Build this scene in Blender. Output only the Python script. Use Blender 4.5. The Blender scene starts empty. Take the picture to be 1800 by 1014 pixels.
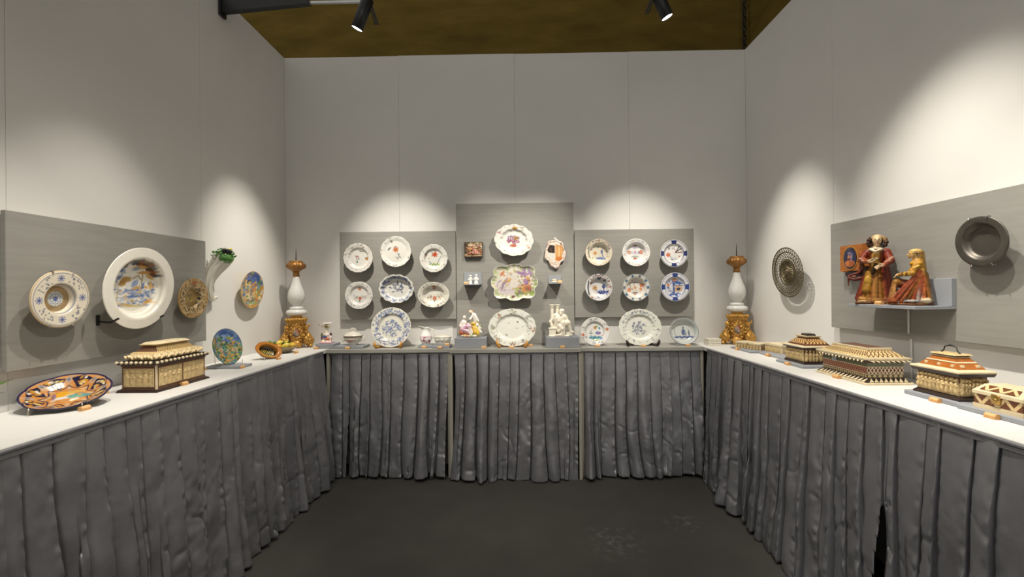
import bpy, bmesh, math, random
import numpy as np
from mathutils import Matrix, Vector

# ------------------------------------------------------------------ camera, world, lights, exposure
scene = bpy.context.scene
COL = scene.collection
PI = math.pi
cam_d = bpy.data.cameras.new('camera'); cam = bpy.data.objects.new('camera', cam_d); COL.objects.link(cam)
cam_d.sensor_width = 36.0; cam_d.lens = 768/1800*36; cam_d.shift_y = 4/1800; cam_d.clip_start = 0.02
cam.matrix_world = (Matrix.Translation((0, 0, 1.5)) @ Matrix.Rotation(12/768, 4, 'Z')
                    @ Matrix.Rotation(PI/2, 4, 'X') @ Matrix.Rotation(-0.0095, 4, 'Z'))
scene.camera = cam
vs = scene.view_settings
vs.view_transform = 'Standard'; vs.look = 'None'; vs.gamma = 1.0; vs.use_curve_mapping = False
vs.exposure = 1.0
world = bpy.data.worlds.new('World'); scene.world = world; world.use_nodes = True
bg = world.node_tree.nodes['Background']
bg.inputs[0].default_value = (1.0, 0.97, 0.90, 1); bg.inputs[1].default_value = 0.235

LAMP_COL = (1.0, 0.93, 0.82)
# rail spotlights, the last four added as unseen fill: head position, aim point, watts, cone degrees, blend
SPOTS = [
    ((-1.045, 2.96, 3.40), (-1.97, 3.22, 1.42), 95, 42, 1.0),
    ((0.975, 2.96, 3.435), (1.90, 3.13, 1.42), 95, 42, 1.0),
    ((-1.03, 2.42, 3.46), (-1.02, 3.78, 1.50), 130, 40, 1.0),
    ((0.97, 2.42, 3.46), (1.00, 3.78, 1.50), 120, 40, 1.0),
    ((0.97, 2.10, 3.46), (-0.02, 3.78, 1.55), 155, 32, 1.0),
    ((-1.03, 2.60, 3.46), (0.05, 3.78, 1.45), 70, 36, 1.0),
    ((-1.03, 1.98, 3.46), (-1.94, 2.10, 1.13), 58, 47, 1.0),
    ((0.97, 1.85, 3.46), (1.93, 2.02, 1.29), 104, 55, 1.0),
    ((-1.03, 1.40, 3.46), (-1.77, 1.51, 1.05), 70, 49, 1.0),
    ((0.97, 1.15, 3.46), (1.86, 1.38, 1.09), 76, 51, 1.0),
    ((0.97, 0.75, 3.46), (-1.60, 1.90, 0.60), 44, 72, 1.0),  # from here on: fill lamps added to brighten skirts and walls
    ((-1.03, 0.75, 3.46), (1.52, 1.90, 0.60), 44, 72, 1.0),
    ((-1.03, 0.35, 3.46), (-0.55, 3.30, 0.15), 70, 40, 1.0),
    ((0.97, 0.35, 3.46), (0.50, 3.30, 0.15), 70, 40, 1.0),
]
for i, (p, t, w, ang, bl) in enumerate(SPOTS):
    ld = bpy.data.lights.new('spot_lamp', 'SPOT'); ld.energy = w; ld.color = LAMP_COL
    ld.spot_size = math.radians(ang); ld.spot_blend = bl; ld.shadow_soft_size = 0.03
    lo = bpy.data.objects.new('spot_lamp', ld); COL.objects.link(lo)
    d = (Vector(t) - Vector(p)).normalized()
    lo.location = Vector(p) + d*0.125
    lo.rotation_euler = d.to_track_quat('-Z', 'Y').to_euler()

# ------------------------------------------------------------------ helpers
def lin(h):
    if isinstance(h, str):
        h = h.lstrip('#'); h = [int(h[i:i+2], 16) for i in (0, 2, 4)]
    return np.array([(c/255/12.92 if c/255 <= 0.04045 else ((c/255+0.055)/1.055)**2.4) for c in h])
def link(o, parent=None):
    COL.objects.link(o)
    if parent is not None: o.parent = parent
    return o
def tag(o, label, cat, group=None):
    o['label'] = label; o['category'] = cat
    if group: o['group'] = group
    return o
def struct(o):
    o['kind'] = 'structure'; return o
def thing(name, label, cat, loc=(0, 0, 0), rotz=0, group=None):
    o = bpy.data.objects.new(name, None); COL.objects.link(o); o.empty_display_size = 0.05
    o.location = loc; o.rotation_euler = (0, 0, rotz)
    return tag(o, label, cat, group)
def add(name, me, m=None, parent=None, M=None):
    o = bpy.data.objects.new(name, me); link(o, parent)
    if m is not None and not me.materials: me.materials.append(m)
    if M is not None: o.matrix_basis = M
    return o
def mesh(V, F, col=None, smooth=False):
    me = bpy.data.meshes.new('mesh')
    V = np.asarray(V, float)
    me.from_pydata(V.tolist(), [], F.tolist() if isinstance(F, np.ndarray) else F)
    if col is not None:
        a = me.color_attributes.new('Col', 'FLOAT_COLOR', 'POINT')
        c = np.ones((len(V), 4)); c[:, :3] = col
        a.data.foreach_set('color', c.ravel())
    if smooth: me.polygons.foreach_set('use_smooth', np.ones(len(me.polygons), bool))
    me.update(); return me

class MB:
    """collects solids into one mesh"""
    def __init__(s): s.v = []; s.f = []
    def poly(s, V, F):
        n = len(s.v); s.v += [tuple(map(float, p)) for p in V]; s.f += [tuple(i+n for i in f) for f in F]; return s
    def frus(s, c, z0, z1, h0, h1):
        x, y = c; V = [(x+a*h[0], y+b*h[1], z) for z, h in ((z0, h0), (z1, h1)) for a, b in ((-1, -1), (1, -1), (1, 1), (-1, 1))]
        return s.poly(V, [(3, 2, 1, 0), (4, 5, 6, 7), (0, 1, 5, 4), (1, 2, 6, 5), (2, 3, 7, 6), (3, 0, 4, 7)])
    def box(s, a, b):
        return s.frus(((a[0]+b[0])/2, (a[1]+b[1])/2), a[2], b[2], ((b[0]-a[0])/2, (b[1]-a[1])/2), ((b[0]-a[0])/2, (b[1]-a[1])/2))
    def bev(s, a, b, e):
        """box with chamfered edges"""
        a = np.array(a, float); b = np.array(b, float); m = (a+b)/2; bm = bmesh.new()
        bmesh.ops.create_cube(bm, size=1)
        for v in bm.verts: v.co = Vector(m + np.array(v.co)*(b-a))
        bmesh.ops.bevel(bm, geom=bm.edges[:], offset=e, segments=1, affect='EDGES')
        bm.verts.index_update()
        s.poly([v.co for v in bm.verts], [[v.index for v in f.verts] for f in bm.faces]); bm.free(); return s
    def prism(s, pts, axis, a, b):
        """extrude 2-D polygon along axis 0/1/2 from a to b"""
        n = len(pts)
        def P(p, t):
            q = [p[0], p[1]]; q.insert(axis, t); return q
        V = [P(p, a) for p in pts] + [P(p, b) for p in pts]
        F = [tuple(range(n))[::-1], tuple(range(n, 2*n))] + [(i, (i+1) % n, n+(i+1) % n, n+i) for i in range(n)]
        return s.poly(V, F)
    def lathe(s, prof, n=32, c=(0, 0, 0), mod=None, sx=1, sy=1, cap=True):
        V = []; F = []
        for k, (r, z) in enumerate(prof):
            for i in range(n):
                t = 2*PI*i/n; q = r*(mod(t, k) if mod else 1)
                V.append((c[0]+q*math.cos(t)*sx, c[1]+q*math.sin(t)*sy, c[2]+z))
        for k in range(len(prof)-1):
            for i in range(n):
                j = (i+1) % n; F.append((k*n+i, k*n+j, (k+1)*n+j, (k+1)*n+i))
        if cap:
            F.append(tuple(range(n))[::-1]); F.append(tuple((len(prof)-1)*n+i for i in range(n)))
        return s.poly(V, F)
    def tube(s, pts, r, n=8):
        pts = [Vector(p) for p in pts]; m = len(pts); rs = r if isinstance(r, (list, tuple)) else [r]*m
        V = []; F = []; up = None
        for k in range(m):
            d = (pts[min(k+1, m-1)]-pts[max(k-1, 0)]).normalized()
            if up is None: up = Vector((0, 0, 1)) if abs(d.z) < 0.9 else Vector((1, 0, 0))
            e1 = d.cross(up)
            if e1.length < 1e-4: e1 = d.cross(Vector((0, 1, 0)))
            e1.normalize(); e2 = d.cross(e1).normalized(); up = -e2 if (-e2).dot(up) > 0 else e2
            for i in range(n):
                t = 2*PI*i/n; V.append(pts[k] + (e1*math.cos(t)+e2*math.sin(t))*rs[k])
        for k in range(m-1):
            for i in range(n):
                j = (i+1) % n; F.append((k*n+i, k*n+j, (k+1)*n+j, (k+1)*n+i))
        F.append(tuple(range(n))[::-1]); F.append(tuple((m-1)*n+i for i in range(n)))
        return s.poly(V, F)
    def ball(s, c, r, nu=12, nv=8):
        r = r if isinstance(r, (list, tuple)) else (r, r, r)
        V = [(c[0], c[1], c[2]-r[2])]; F = []
        for k in range(1, nv):
            a = -PI/2+PI*k/nv
            for i in range(nu):
                t = 2*PI*i/nu; V.append((c[0]+r[0]*math.cos(a)*math.cos(t), c[1]+r[1]*math.cos(a)*math.sin(t), c[2]+r[2]*math.sin(a)))
        V.append((c[0], c[1], c[2]+r[2])); T = len(V)-1
        for i in range(nu):
            j = (i+1) % nu; F.append((0, 1+j, 1+i)); F.append((T, 1+(nv-2)*nu+i, 1+(nv-2)*nu+j))
            for k in range(nv-2): F.append((1+k*nu+i, 1+k*nu+j, 1+(k+1)*nu+j, 1+(k+1)*nu+i))
        return s.poly(V, F)
    def me(s, smooth=False): return mesh(s.v, s.f, smooth=smooth)
    def build(s, name, m, parent=None, smooth=False, M=None): return add(name, s.me(smooth), m, parent, M)

def fix_normals(me):
    bm = bmesh.new(); bm.from_mesh(me); bmesh.ops.recalc_face_normals(bm, faces=bm.faces[:]); bm.to_mesh(me); bm.free(); return me

# ---------------------------------------------------------------- materials
def mat(name, col=(0.8, 0.8, 0.8), rough=0.5, metal=0.0, vcol=False, noise=None, bump=None, coat=0.0, sheen=0.0, spec=0.5, emit=None, trans=0.0, stretch=(1, 1, 1)):
    m = bpy.data.materials.new(name); m.use_nodes = True; nt = m.node_tree; N = nt.nodes; L = nt.links; b = N['Principled BSDF']
    b.inputs['Base Color'].default_value = (*[float(c) for c in col], 1)
    b.inputs['Roughness'].default_value = rough; b.inputs['Metallic'].default_value = metal
    b.inputs['Coat Weight'].default_value = coat; b.inputs['Coat Roughness'].default_value = 0.12
    b.inputs['Sheen Weight'].default_value = sheen; b.inputs['Specular IOR Level'].default_value = spec
    b.inputs['Transmission Weight'].default_value = trans
    src = None
    if vcol:
        a = N.new('ShaderNodeAttribute'); a.attribute_name = 'Col'; src = a.outputs['Color']
    tc = N.new('ShaderNodeTexCoord'); mp = N.new('ShaderNodeMapping'); mp.inputs['Scale'].default_value = stretch
    L.new(tc.outputs['Object'], mp.inputs['Vector'])
    if noise:
        sc, amt = noise; n = N.new('ShaderNodeTexNoise'); n.inputs['Scale'].default_value = sc; n.inputs['Detail'].default_value = 6
        L.new(mp.outputs[0], n.inputs['Vector'])
        mr = N.new('ShaderNodeMapRange'); mr.inputs['From Min'].default_value = 0.25; mr.inputs['From Max'].default_value = 0.75
        mr.inputs['To Min'].default_value = 1-amt; mr.inputs['To Max'].default_value = 1+amt*0.6; L.new(n.outputs['Fac'], mr.inputs['Value'])
        mx = N.new('ShaderNodeVectorMath'); mx.operation = 'SCALE'; L.new(mr.outputs[0], mx.inputs['Scale'])
        if src is None: mx.inputs[0].default_value = [float(c) for c in col]
        else: L.new(src, mx.inputs[0])
        src = mx.outputs[0]
    if src is not None: L.new(src, b.inputs['Base Color'])
    if bump:
        sc, st, dist = bump; n2 = N.new('ShaderNodeTexNoise'); n2.inputs['Scale'].default_value = sc; n2.inputs['Detail'].default_value = 4
        L.new(mp.outputs[0], n2.inputs['Vector']); bp = N.new('ShaderNodeBump'); bp.inputs['Strength'].default_value = st; bp.inputs['Distance'].default_value = dist
        L.new(n2.outputs['Fac'], bp.inputs['Height']); L.new(bp.outputs[0], b.inputs['Normal'])
    if emit:
        b.inputs['Emission Color'].default_value = (*emit[0], 1); b.inputs['Emission Strength'].default_value = emit[1]
    return m
M = {}
M['wall'] = mat('wall_paint', (0.70, 0.685, 0.655), 0.8, noise=(3, 0.03), bump=(60, 0.05, 0.002), spec=0.2)
M['seam'] = mat('wall_seam', (0.36, 0.34, 0.32), 0.9)
M['board'] = mat('board_paint', (0.285, 0.277, 0.252), 0.7, noise=(9, 0.10), bump=(70, 0.06, 0.002), spec=0.25, stretch=(0.5, 0.5, 5))
M['top_white'] = mat('table_white', (0.72, 0.71, 0.685), 0.6, noise=(6, 0.03), spec=0.3)
M['top_grey'] = mat('table_grey', (0.35, 0.34, 0.305), 0.6, noise=(8, 0.06), spec=0.3)
M['leg'] = mat('table_leg', (0.36, 0.34, 0.28), 0.6)
M['plinth'] = mat('plinth_paint', (0.30, 0.315, 0.34), 0.6, noise=(20, 0.05), spec=0.3)
M['skirt'] = mat('skirt_satin', (0.30, 0.30, 0.32), 0.38, 0.55, noise=(35, 0.10), bump=(420, 0.12, 0.001), spec=0.7)
M['olive'] = mat('olive_hall_wall', (0.17, 0.115, 0.025), 0.85, noise=(2.2, 0.35), bump=(14, 0.3, 0.01), stretch=(1, 1, 3), spec=0.1)
M['black'] = mat('black_metal', (0.012, 0.012, 0.013), 0.4, noise=(40, 0.1), spec=0.5)
M['steel'] = mat('steel', (0.55, 0.55, 0.54), 0.3, 1.0, noise=(60, 0.1))
M['lens'] = mat('lamp_lens', (0.9, 0.9, 0.9), 0.4, emit=((1.0, 0.95, 0.95), 6.0))
M['glaze'] = mat('painted_glaze', vcol=True, rough=0.22, coat=0.35, spec=0.5, noise=(30, 0.03))
M['matte_paint'] = mat('painted_wood', vcol=True, rough=0.5, noise=(75, 0.55), bump=(120, 0.5, 0.002), spec=0.35)
M['porcelain'] = mat('white_biscuit', (0.72, 0.68, 0.58), 0.35, noise=(30, 0.05), coat=0.2)
M['gild'] = mat('gilded_wood', (0.60, 0.33, 0.075), 0.40, 0.6, noise=(70, 0.6), bump=(110, 0.7, 0.004))
M['gild_dark'] = mat('worn_gilding', (0.40, 0.19, 0.05), 0.42, 0.5, noise=(40, 0.5), bump=(80, 0.4, 0.003))
M['ivory'] = mat('ivory', (0.66, 0.49, 0.24), 0.42, noise=(55, 0.28), bump=(120, 0.25, 0.0015))
M['ivory_light'] = mat('ivory_light', (0.70, 0.55, 0.30), 0.42, noise=(60, 0.25), bump=(120, 0.2, 0.0015))
M['bone'] = mat('bone', (0.74, 0.62, 0.40), 0.4, noise=(30, 0.14))
M['veneer'] = mat('inlay_veneer', vcol=True, rough=0.4, noise=(50, 0.12))
M['ebony'] = mat('dark_wood', (0.035, 0.022, 0.016), 0.4, noise=(50, 0.3), stretch=(1, 1, 6))
M['rosewood'] = mat('brown_wood', (0.16, 0.075, 0.04), 0.45, noise=(40, 0.3), stretch=(6, 1, 1))
M['oak'] = mat('stand_wood', (0.62, 0.30, 0.055), 0.4, noise=(40, 0.2), stretch=(1, 1, 4))
M['tag_wood'] = mat('tag_wood', (0.62, 0.33, 0.12), 0.55, noise=(80, 0.2), stretch=(4, 1, 1))
M['tag_top'] = mat('tag_top', (0.72, 0.45, 0.20), 0.6)
M['acrylic'] = mat('clear_acrylic', (0.93, 0.95, 0.95), 0.05, trans=0.9, spec=0.5)
M['white_metal'] = mat('white_metal', (0.75, 0.74, 0.71), 0.45)  # near-white that stands for a slit of light
M['bronze'] = mat('pierced_bronze', (0.20, 0.165, 0.10), 0.35, 0.85, noise=(70, 0.35), bump=(120, 0.35, 0.002))
M['pewter'] = mat('pewter', (0.115, 0.105, 0.09), 0.45, 0.7, noise=(18, 0.25), bump=(40, 0.12, 0.002))
M['brass'] = mat('brass', (0.48, 0.30, 0.09), 0.35, 0.9, noise=(60, 0.3))
M['wire'] = mat('wire', (0.42, 0.38, 0.30), 0.35, 0.8)

# carpet: charcoal pile with pale scuffs
def carpet():
    m = mat('carpet', (0.030, 0.030, 0.029), 0.95, bump=(300, 0.5, 0.004), spec=0.15)
    nt = m.node_tree; N = nt.nodes; L = nt.links; b = N['Principled BSDF']
    tc = N.new('ShaderNodeTexCoord'); n = N.new('ShaderNodeTexNoise'); n.inputs['Scale'].default_value = 3.5; n.inputs['Detail'].default_value = 9
    L.new(tc.outputs['Object'], n.inputs['Vector'])
    cr = N.new('ShaderNodeMix'); cr.data_type = 'RGBA'; cr.inputs['A'].default_value = (0.050, 0.048, 0.043, 1); cr.inputs['B'].default_value = (0.082, 0.078, 0.069, 1)
    L.new(n.outputs['Fac'], cr.inputs['Factor']); cur = cr.outputs['Result']
    for (x, y, r) in ((0.55, 2.62, 0.22), (1.04, 2.82, 0.15)):
        d = N.new('ShaderNodeVectorMath'); d.operation = 'DISTANCE'; L.new(tc.outputs['Object'], d.inputs[0]); d.inputs[1].default_value = (x, y, 0)
        n3 = N.new('ShaderNodeTexNoise'); n3.inputs['Scale'].default_value = 22; n3.inputs['Detail'].default_value = 6; L.new(tc.outputs['Object'], n3.inputs['Vector'])
        mr = N.new('ShaderNodeMapRange'); mr.inputs['From Min'].default_value = r; mr.inputs['From Max'].default_value = 0; L.new(d.outputs['Value'], mr.inputs['Value'])
        n4 = N.new('ShaderNodeMapRange'); n4.inputs['From Min'].default_value = .48; n4.inputs['From Max'].default_value = .75; n4.inputs['To Max'].default_value = 1.1; L.new(n3.outputs['Fac'], n4.inputs['Value'])
        mu = N.new('ShaderNodeMath'); mu.operation = 'MULTIPLY'; L.new(mr.outputs[0], mu.inputs[0]); L.new(n4.outputs[0], mu.inputs[1])
        mx = N.new('ShaderNodeMix'); mx.data_type = 'RGBA'; L.new(mu.outputs[0], mx.inputs['Factor']); L.new(cur, mx.inputs['A']); mx.inputs['B'].default_value = (0.16, 0.155, 0.145, 1)
        cur = mx.outputs['Result']
    L.new(cur, b.inputs['Base Color']); return m
M['carpet'] = carpet()

# ---------------------------------------------------------------- numpy noise
def vnoise(x, y, seed=0):
    r = np.random.RandomState(seed).rand(128, 128)
    xi = np.floor(x).astype(int); yi = np.floor(y).astype(int); fx = x-xi; fy = y-yi
    fx = fx*fx*(3-2*fx); fy = fy*fy*(3-2*fy)
    g = lambda a, b: r[a % 128, b % 128]
    return (g(xi, yi)*(1-fx)+g(xi+1, yi)*fx)*(1-fy)+(g(xi, yi+1)*(1-fx)+g(xi+1, yi+1)*fx)*fy
def sstep(a, b, x): t = np.clip((x-a)/(b-a), 0, 1); return t*t*(3-2*t)

# ---------------------------------------------------------------- the sculptor: smooth union of soft solids -> surface net
class Sculpt:
    def __init__(s, scale=1.0): s.p = []; s.s = scale
    def cap(s, a, b, ra, rb, col, fold=None):
        s.p.append(('c', np.array(a, float)*s.s, np.array(b, float)*s.s, ra*s.s, rb*s.s, lin(col), fold)); return s
    def ell(s, c, r, col, rx=0, ry=0, rz=0):
        r = np.array(r if isinstance(r, (tuple, list)) else (r, r, r), float)*s.s
        R = np.array((Matrix.Rotation(rz, 3, 'Z') @ Matrix.Rotation(ry, 3, 'Y') @ Matrix.Rotation(rx, 3, 'X')))
        s.p.append(('e', np.array(c, float)*s.s, r, R, lin(col))); return s
    def box(s, c, h, col, r=0.01):
        s.p.append(('b', np.array(c, float)*s.s, np.array(h, float)*s.s, r*s.s, lin(col))); return s
    def chain(s, pts, rs, col, fold=None):
        for i in range(len(pts)-1): s.cap(pts[i], pts[i+1], rs[i], rs[i+1], col, fold)
        return s
    def bounds(s, q):
        if q[0] == 'c':
            r = max(q[3], q[4])*1.15 + (q[6][1]*s.s if q[6] else 0); return np.minimum(q[1], q[2])-r, np.maximum(q[1], q[2])+r
        if q[0] == 'e': r = max(q[2]); return q[1]-r, q[1]+r
        return q[1]-q[2]-q[3], q[1]+q[2]+q[3]
    def dist(s, q, P):
        if q[0] == 'c':
            _, a, b, ra, rb, _, fold = q; ba = b-a; pa = P-a; L2 = ba@ba+1e-12
            h = np.clip((pa@ba)/L2, 0, 1); w = pa-h[..., None]*ba; d = np.linalg.norm(w, axis=-1)-(ra+(rb-ra)*h)
            if fold:
                n, amp, ph = fold; ax = ba/np.sqrt(L2); e1 = np.cross(ax, [0.3, 0.9, 0.2]); e1 /= np.linalg.norm(e1); e2 = np.cross(ax, e1)
                phi = np.arctan2(w@e2, w@e1); d = d-amp*s.s*(0.25+0.75*h)*np.cos(n*phi+ph+1.3*np.sin(3*phi+h*2))
            return d
        if q[0] == 'e':
            w = ((P-q[1])@q[3])/q[2]; k0 = np.linalg.norm(w, axis=-1); k1 = np.linalg.norm(w/q[2], axis=-1)+1e-9
            return k0*(k0-1)/k1
        w = np.abs(P-q[1])-q[2]+q[3]
        return np.linalg.norm(np.maximum(w, 0), axis=-1)+np.minimum(w.max(-1), 0)-q[3]
    def mesh(s, h, k=None, sharp=0.004):
        k = h*2.2 if k is None else k
        bs = [s.bounds(q) for q in s.p]; lo = np.min([b[0] for b in bs], 0)-3*h; hi = np.max([b[1] for b in bs], 0)+3*h
        n = np.ceil((hi-lo)/h).astype(int)+1; G = np.full(n, 1.0)
        ax = [lo[i]+h*np.arange(n[i]) for i in range(3)]
        for q, (a, b) in zip(s.p, bs):
            m = k+2.5*h; i0 = np.maximum(np.floor((a-m-lo)/h).astype(int), 0); i1 = np.minimum(np.ceil((b+m-lo)/h).astype(int)+1, n)
            sl = tuple(slice(i0[j], i1[j]) for j in range(3))
            P = np.stack(np.meshgrid(*[ax[j][sl[j]] for j in range(3)], indexing='ij'), -1)
            d = s.dist(q, P); o = G[sl]; hh = np.maximum(k-np.abs(o-d), 0)/k; G[sl] = np.minimum(o, d)-hh*hh*k/4
        ins = G < 0
        # cell vertices
        c = np.array([[i, j, l] for i in (0, 1) for j in (0, 1) for l in (0, 1)])
        cnt = sum(ins[i:n[0]-1+i, j:n[1]-1+j, l:n[2]-1+l].astype(int) for i, j, l in c)
        act = np.argwhere((cnt > 0) & (cnt < 8)); idx = -np.ones(n-1, int); idx[tuple(act.T)] = np.arange(len(act))
        acc = np.zeros((len(act), 3)); w = np.zeros(len(act))
        for a in range(8):
            for b in range(a+1, 8):
                if np.abs(c[a]-c[b]).sum() != 1: continue
                pa = act+c[a]; pb = act+c[b]; va = G[tuple(pa.T)]; vb = G[tuple(pb.T)]; cr = (va < 0) != (vb < 0)
                t = np.where(cr, va/np.where(cr, va-vb, 1), 0)
                acc += np.where(cr[:, None], pa+(pb-pa)*t[:, None], 0); w += cr
        V = lo+h*(acc/w[:, None]); F = []
        for d in range(3):
            u, v = (d+1) % 3, (d+2) % 3
            sa = [slice(None)]*3; sb = [slice(None)]*3; sa[d] = slice(0, -1); sb[d] = slice(1, None)
            A = ins[tuple(sa)]; B = ins[tuple(sb)]; e = np.argwhere(A != B)
            e = e[(e[:, u] > 0) & (e[:, v] > 0) & (e[:, u] < n[u]-1) & (e[:, v] < n[v]-1)]
            eu = np.zeros(3, int); eu[u] = 1; ev = np.zeros(3, int); ev[v] = 1
            qd = np.stack([idx[tuple((e-eu-ev).T)], idx[tuple((e-ev).T)], idx[tuple(e.T)], idx[tuple((e-eu).T)]], 1)
            flip = ~A[tuple(e.T)]; qd[flip] = qd[flip][:, ::-1]; F.append(qd)
        F = np.concatenate(F); F = F[(F >= 0).all(1)]
        D = np.stack([s.dist(q, V) for q in s.p], 1); wt = np.exp(-(D-D.min(1, keepdims=True))/(sharp*s.s+1e-9)); wt /= wt.sum(1, keepdims=True)
        cols = np.stack([q[5] if q[0] == 'c' else q[4] for q in s.p]); return mesh(V, F, wt@cols, True)

# ---------------------------------------------------------------- the painter: brush strokes evaluated on mesh vertices
class Paint:
    def __init__(s, u, v, t, base):
        s.u, s.v, s.t = u, v, t; s.th = np.arctan2(v, u); s.c = np.tile(lin(base), (len(u), 1)); s.soft = 0.018
        n1 = vnoise(u*17+40, v*17+40, 3); n2 = vnoise(u*38+60, v*38+60, 4); s.nz = np.clip(.48+1.15*(.55*n1+.45*n2), .55, 1)
    def m(s, mask, col, op=1.0):
        k = (np.clip(mask, 0, 1)*op)[:, None]; s.c = s.c*(1-k)+lin(col)*k; return s
    def ell(s, x, y, a, b, ang, col, op=1.0):
        dx, dy = s.u-x, s.v-y; ca, sa = math.cos(ang), math.sin(ang)
        d = np.sqrt(((dx*ca+dy*sa)/a)**2+((-dx*sa+dy*ca)/b)**2); e = s.soft/min(a, b)
        return s.m((1-sstep(1-e, 1+e, d))*s.nz, col, op)
    def dot(s, x, y, r, col, op=1.0): return s.ell(x, y, r, r, 0, col, op)
    def line(s, pts, w, col, op=1.0):
        best = np.full(len(s.u), 9.0)
        for (x0, y0), (x1, y1) in zip(pts[:-1], pts[1:]):
            dx, dy = x1-x0, y1-y0; k = np.clip(((s.u-x0)*dx+(s.v-y0)*dy)/(dx*dx+dy*dy+1e-9), 0, 1)
            best = np.minimum(best, np.hypot(s.u-x0-k*dx, s.v-y0-k*dy))
        return s.m(1-sstep(w-s.soft*0.7, w+s.soft*0.7, best), col, op)
    def ring(s, a, b, col, op=1.0, sf=0.012): return s.m(sstep(a-sf, a+sf, s.t)*(1-sstep(b-sf, b+sf, s.t)), col, op)
    def poly(s, pts, col, op=1.0):
        ins = np.zeros(len(s.u), bool); n = len(pts)
        for i in range(n):
            (x0, y0), (x1, y1) = pts[i], pts[(i+1) % n]
            if y0 == y1: continue
            c = ((y0 > s.v) != (y1 > s.v)) & (s.u < (x1-x0)*(s.v-y0)/(y1-y0)+x0); ins ^= c
        return s.m(ins.astype(float), col, op)
    def flower(s, x, y, r, col, cen='#e8c060', n=5, ph=0.3):
        r = r*.85
        for i in range(n):
            a = ph+2*PI*i/n; s.ell(x+r*0.55*math.cos(a), y+r*0.55*math.sin(a), r*0.5, r*0.36, a, col)
        return s.dot(x, y, r*0.3, cen)
    def sprig(s, x, y, ang, L, stem, leaf, fl, rng, n=3):
        ex, ey = x+L*math.cos(ang), y+L*math.sin(ang); mx, my = (x+ex)/2-0.15*L*math.sin(ang), (y+ey)/2+0.15*L*math.cos(ang)
        s.line([(x, y), (mx, my), (ex, ey)], 0.012, stem)
        for i in range(n):
            k = (i+0.6)/n; a = ang+rng.choice((-1, 1))*rng.uniform(0.6, 1.1); px, py = x+(ex-x)*k, y+(ey-y)*k
            s.ell(px+0.16*L*math.cos(a), py+0.16*L*math.sin(a), 0.17*L, 0.07*L, a, leaf)
        s.flower(ex, ey, 0.24*L, fl, '#f0d070')
        return s
    def bouquet(s, x, y, r, cols, leaf, n, rng, fr=0.3):
        for i in range(n*2):
            a = rng.uniform(0, 2*PI); d = r*math.sqrt(rng.random()); la = rng.uniform(0, PI)
            s.ell(x+d*math.cos(a), y+d*math.sin(a)*0.8, r*0.22, r*0.08, la, rng.choice(leaf))
        for i in range(n):
            a = rng.uniform(0, 2*PI); d = r*0.8*math.sqrt(rng.random())
            s.flower(x+d*math.cos(a), y+d*math.sin(a)*0.8, r*fr*rng.uniform(0.6, 1.1), rng.choice(cols), rng.choice(('#e8c060', '#fff4d8')), 5, rng.random())
        return s
    def scatter(s, t0, t1, cols, n, r, rng, a0=0, a1=2*PI, ar=1.0):
        for i in range(n):
            a = rng.uniform(a0, a1); t = rng.uniform(t0, t1)
            s.ell(t*math.cos(a)*s.rx, t*math.sin(a)*s.ry, r*rng.uniform(0.6, 1.3), r*rng.uniform(0.35, 0.8)*ar, rng.uniform(0, PI), rng.choice(cols))
        return s
    rx = 1.0; ry = 1.0

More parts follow.
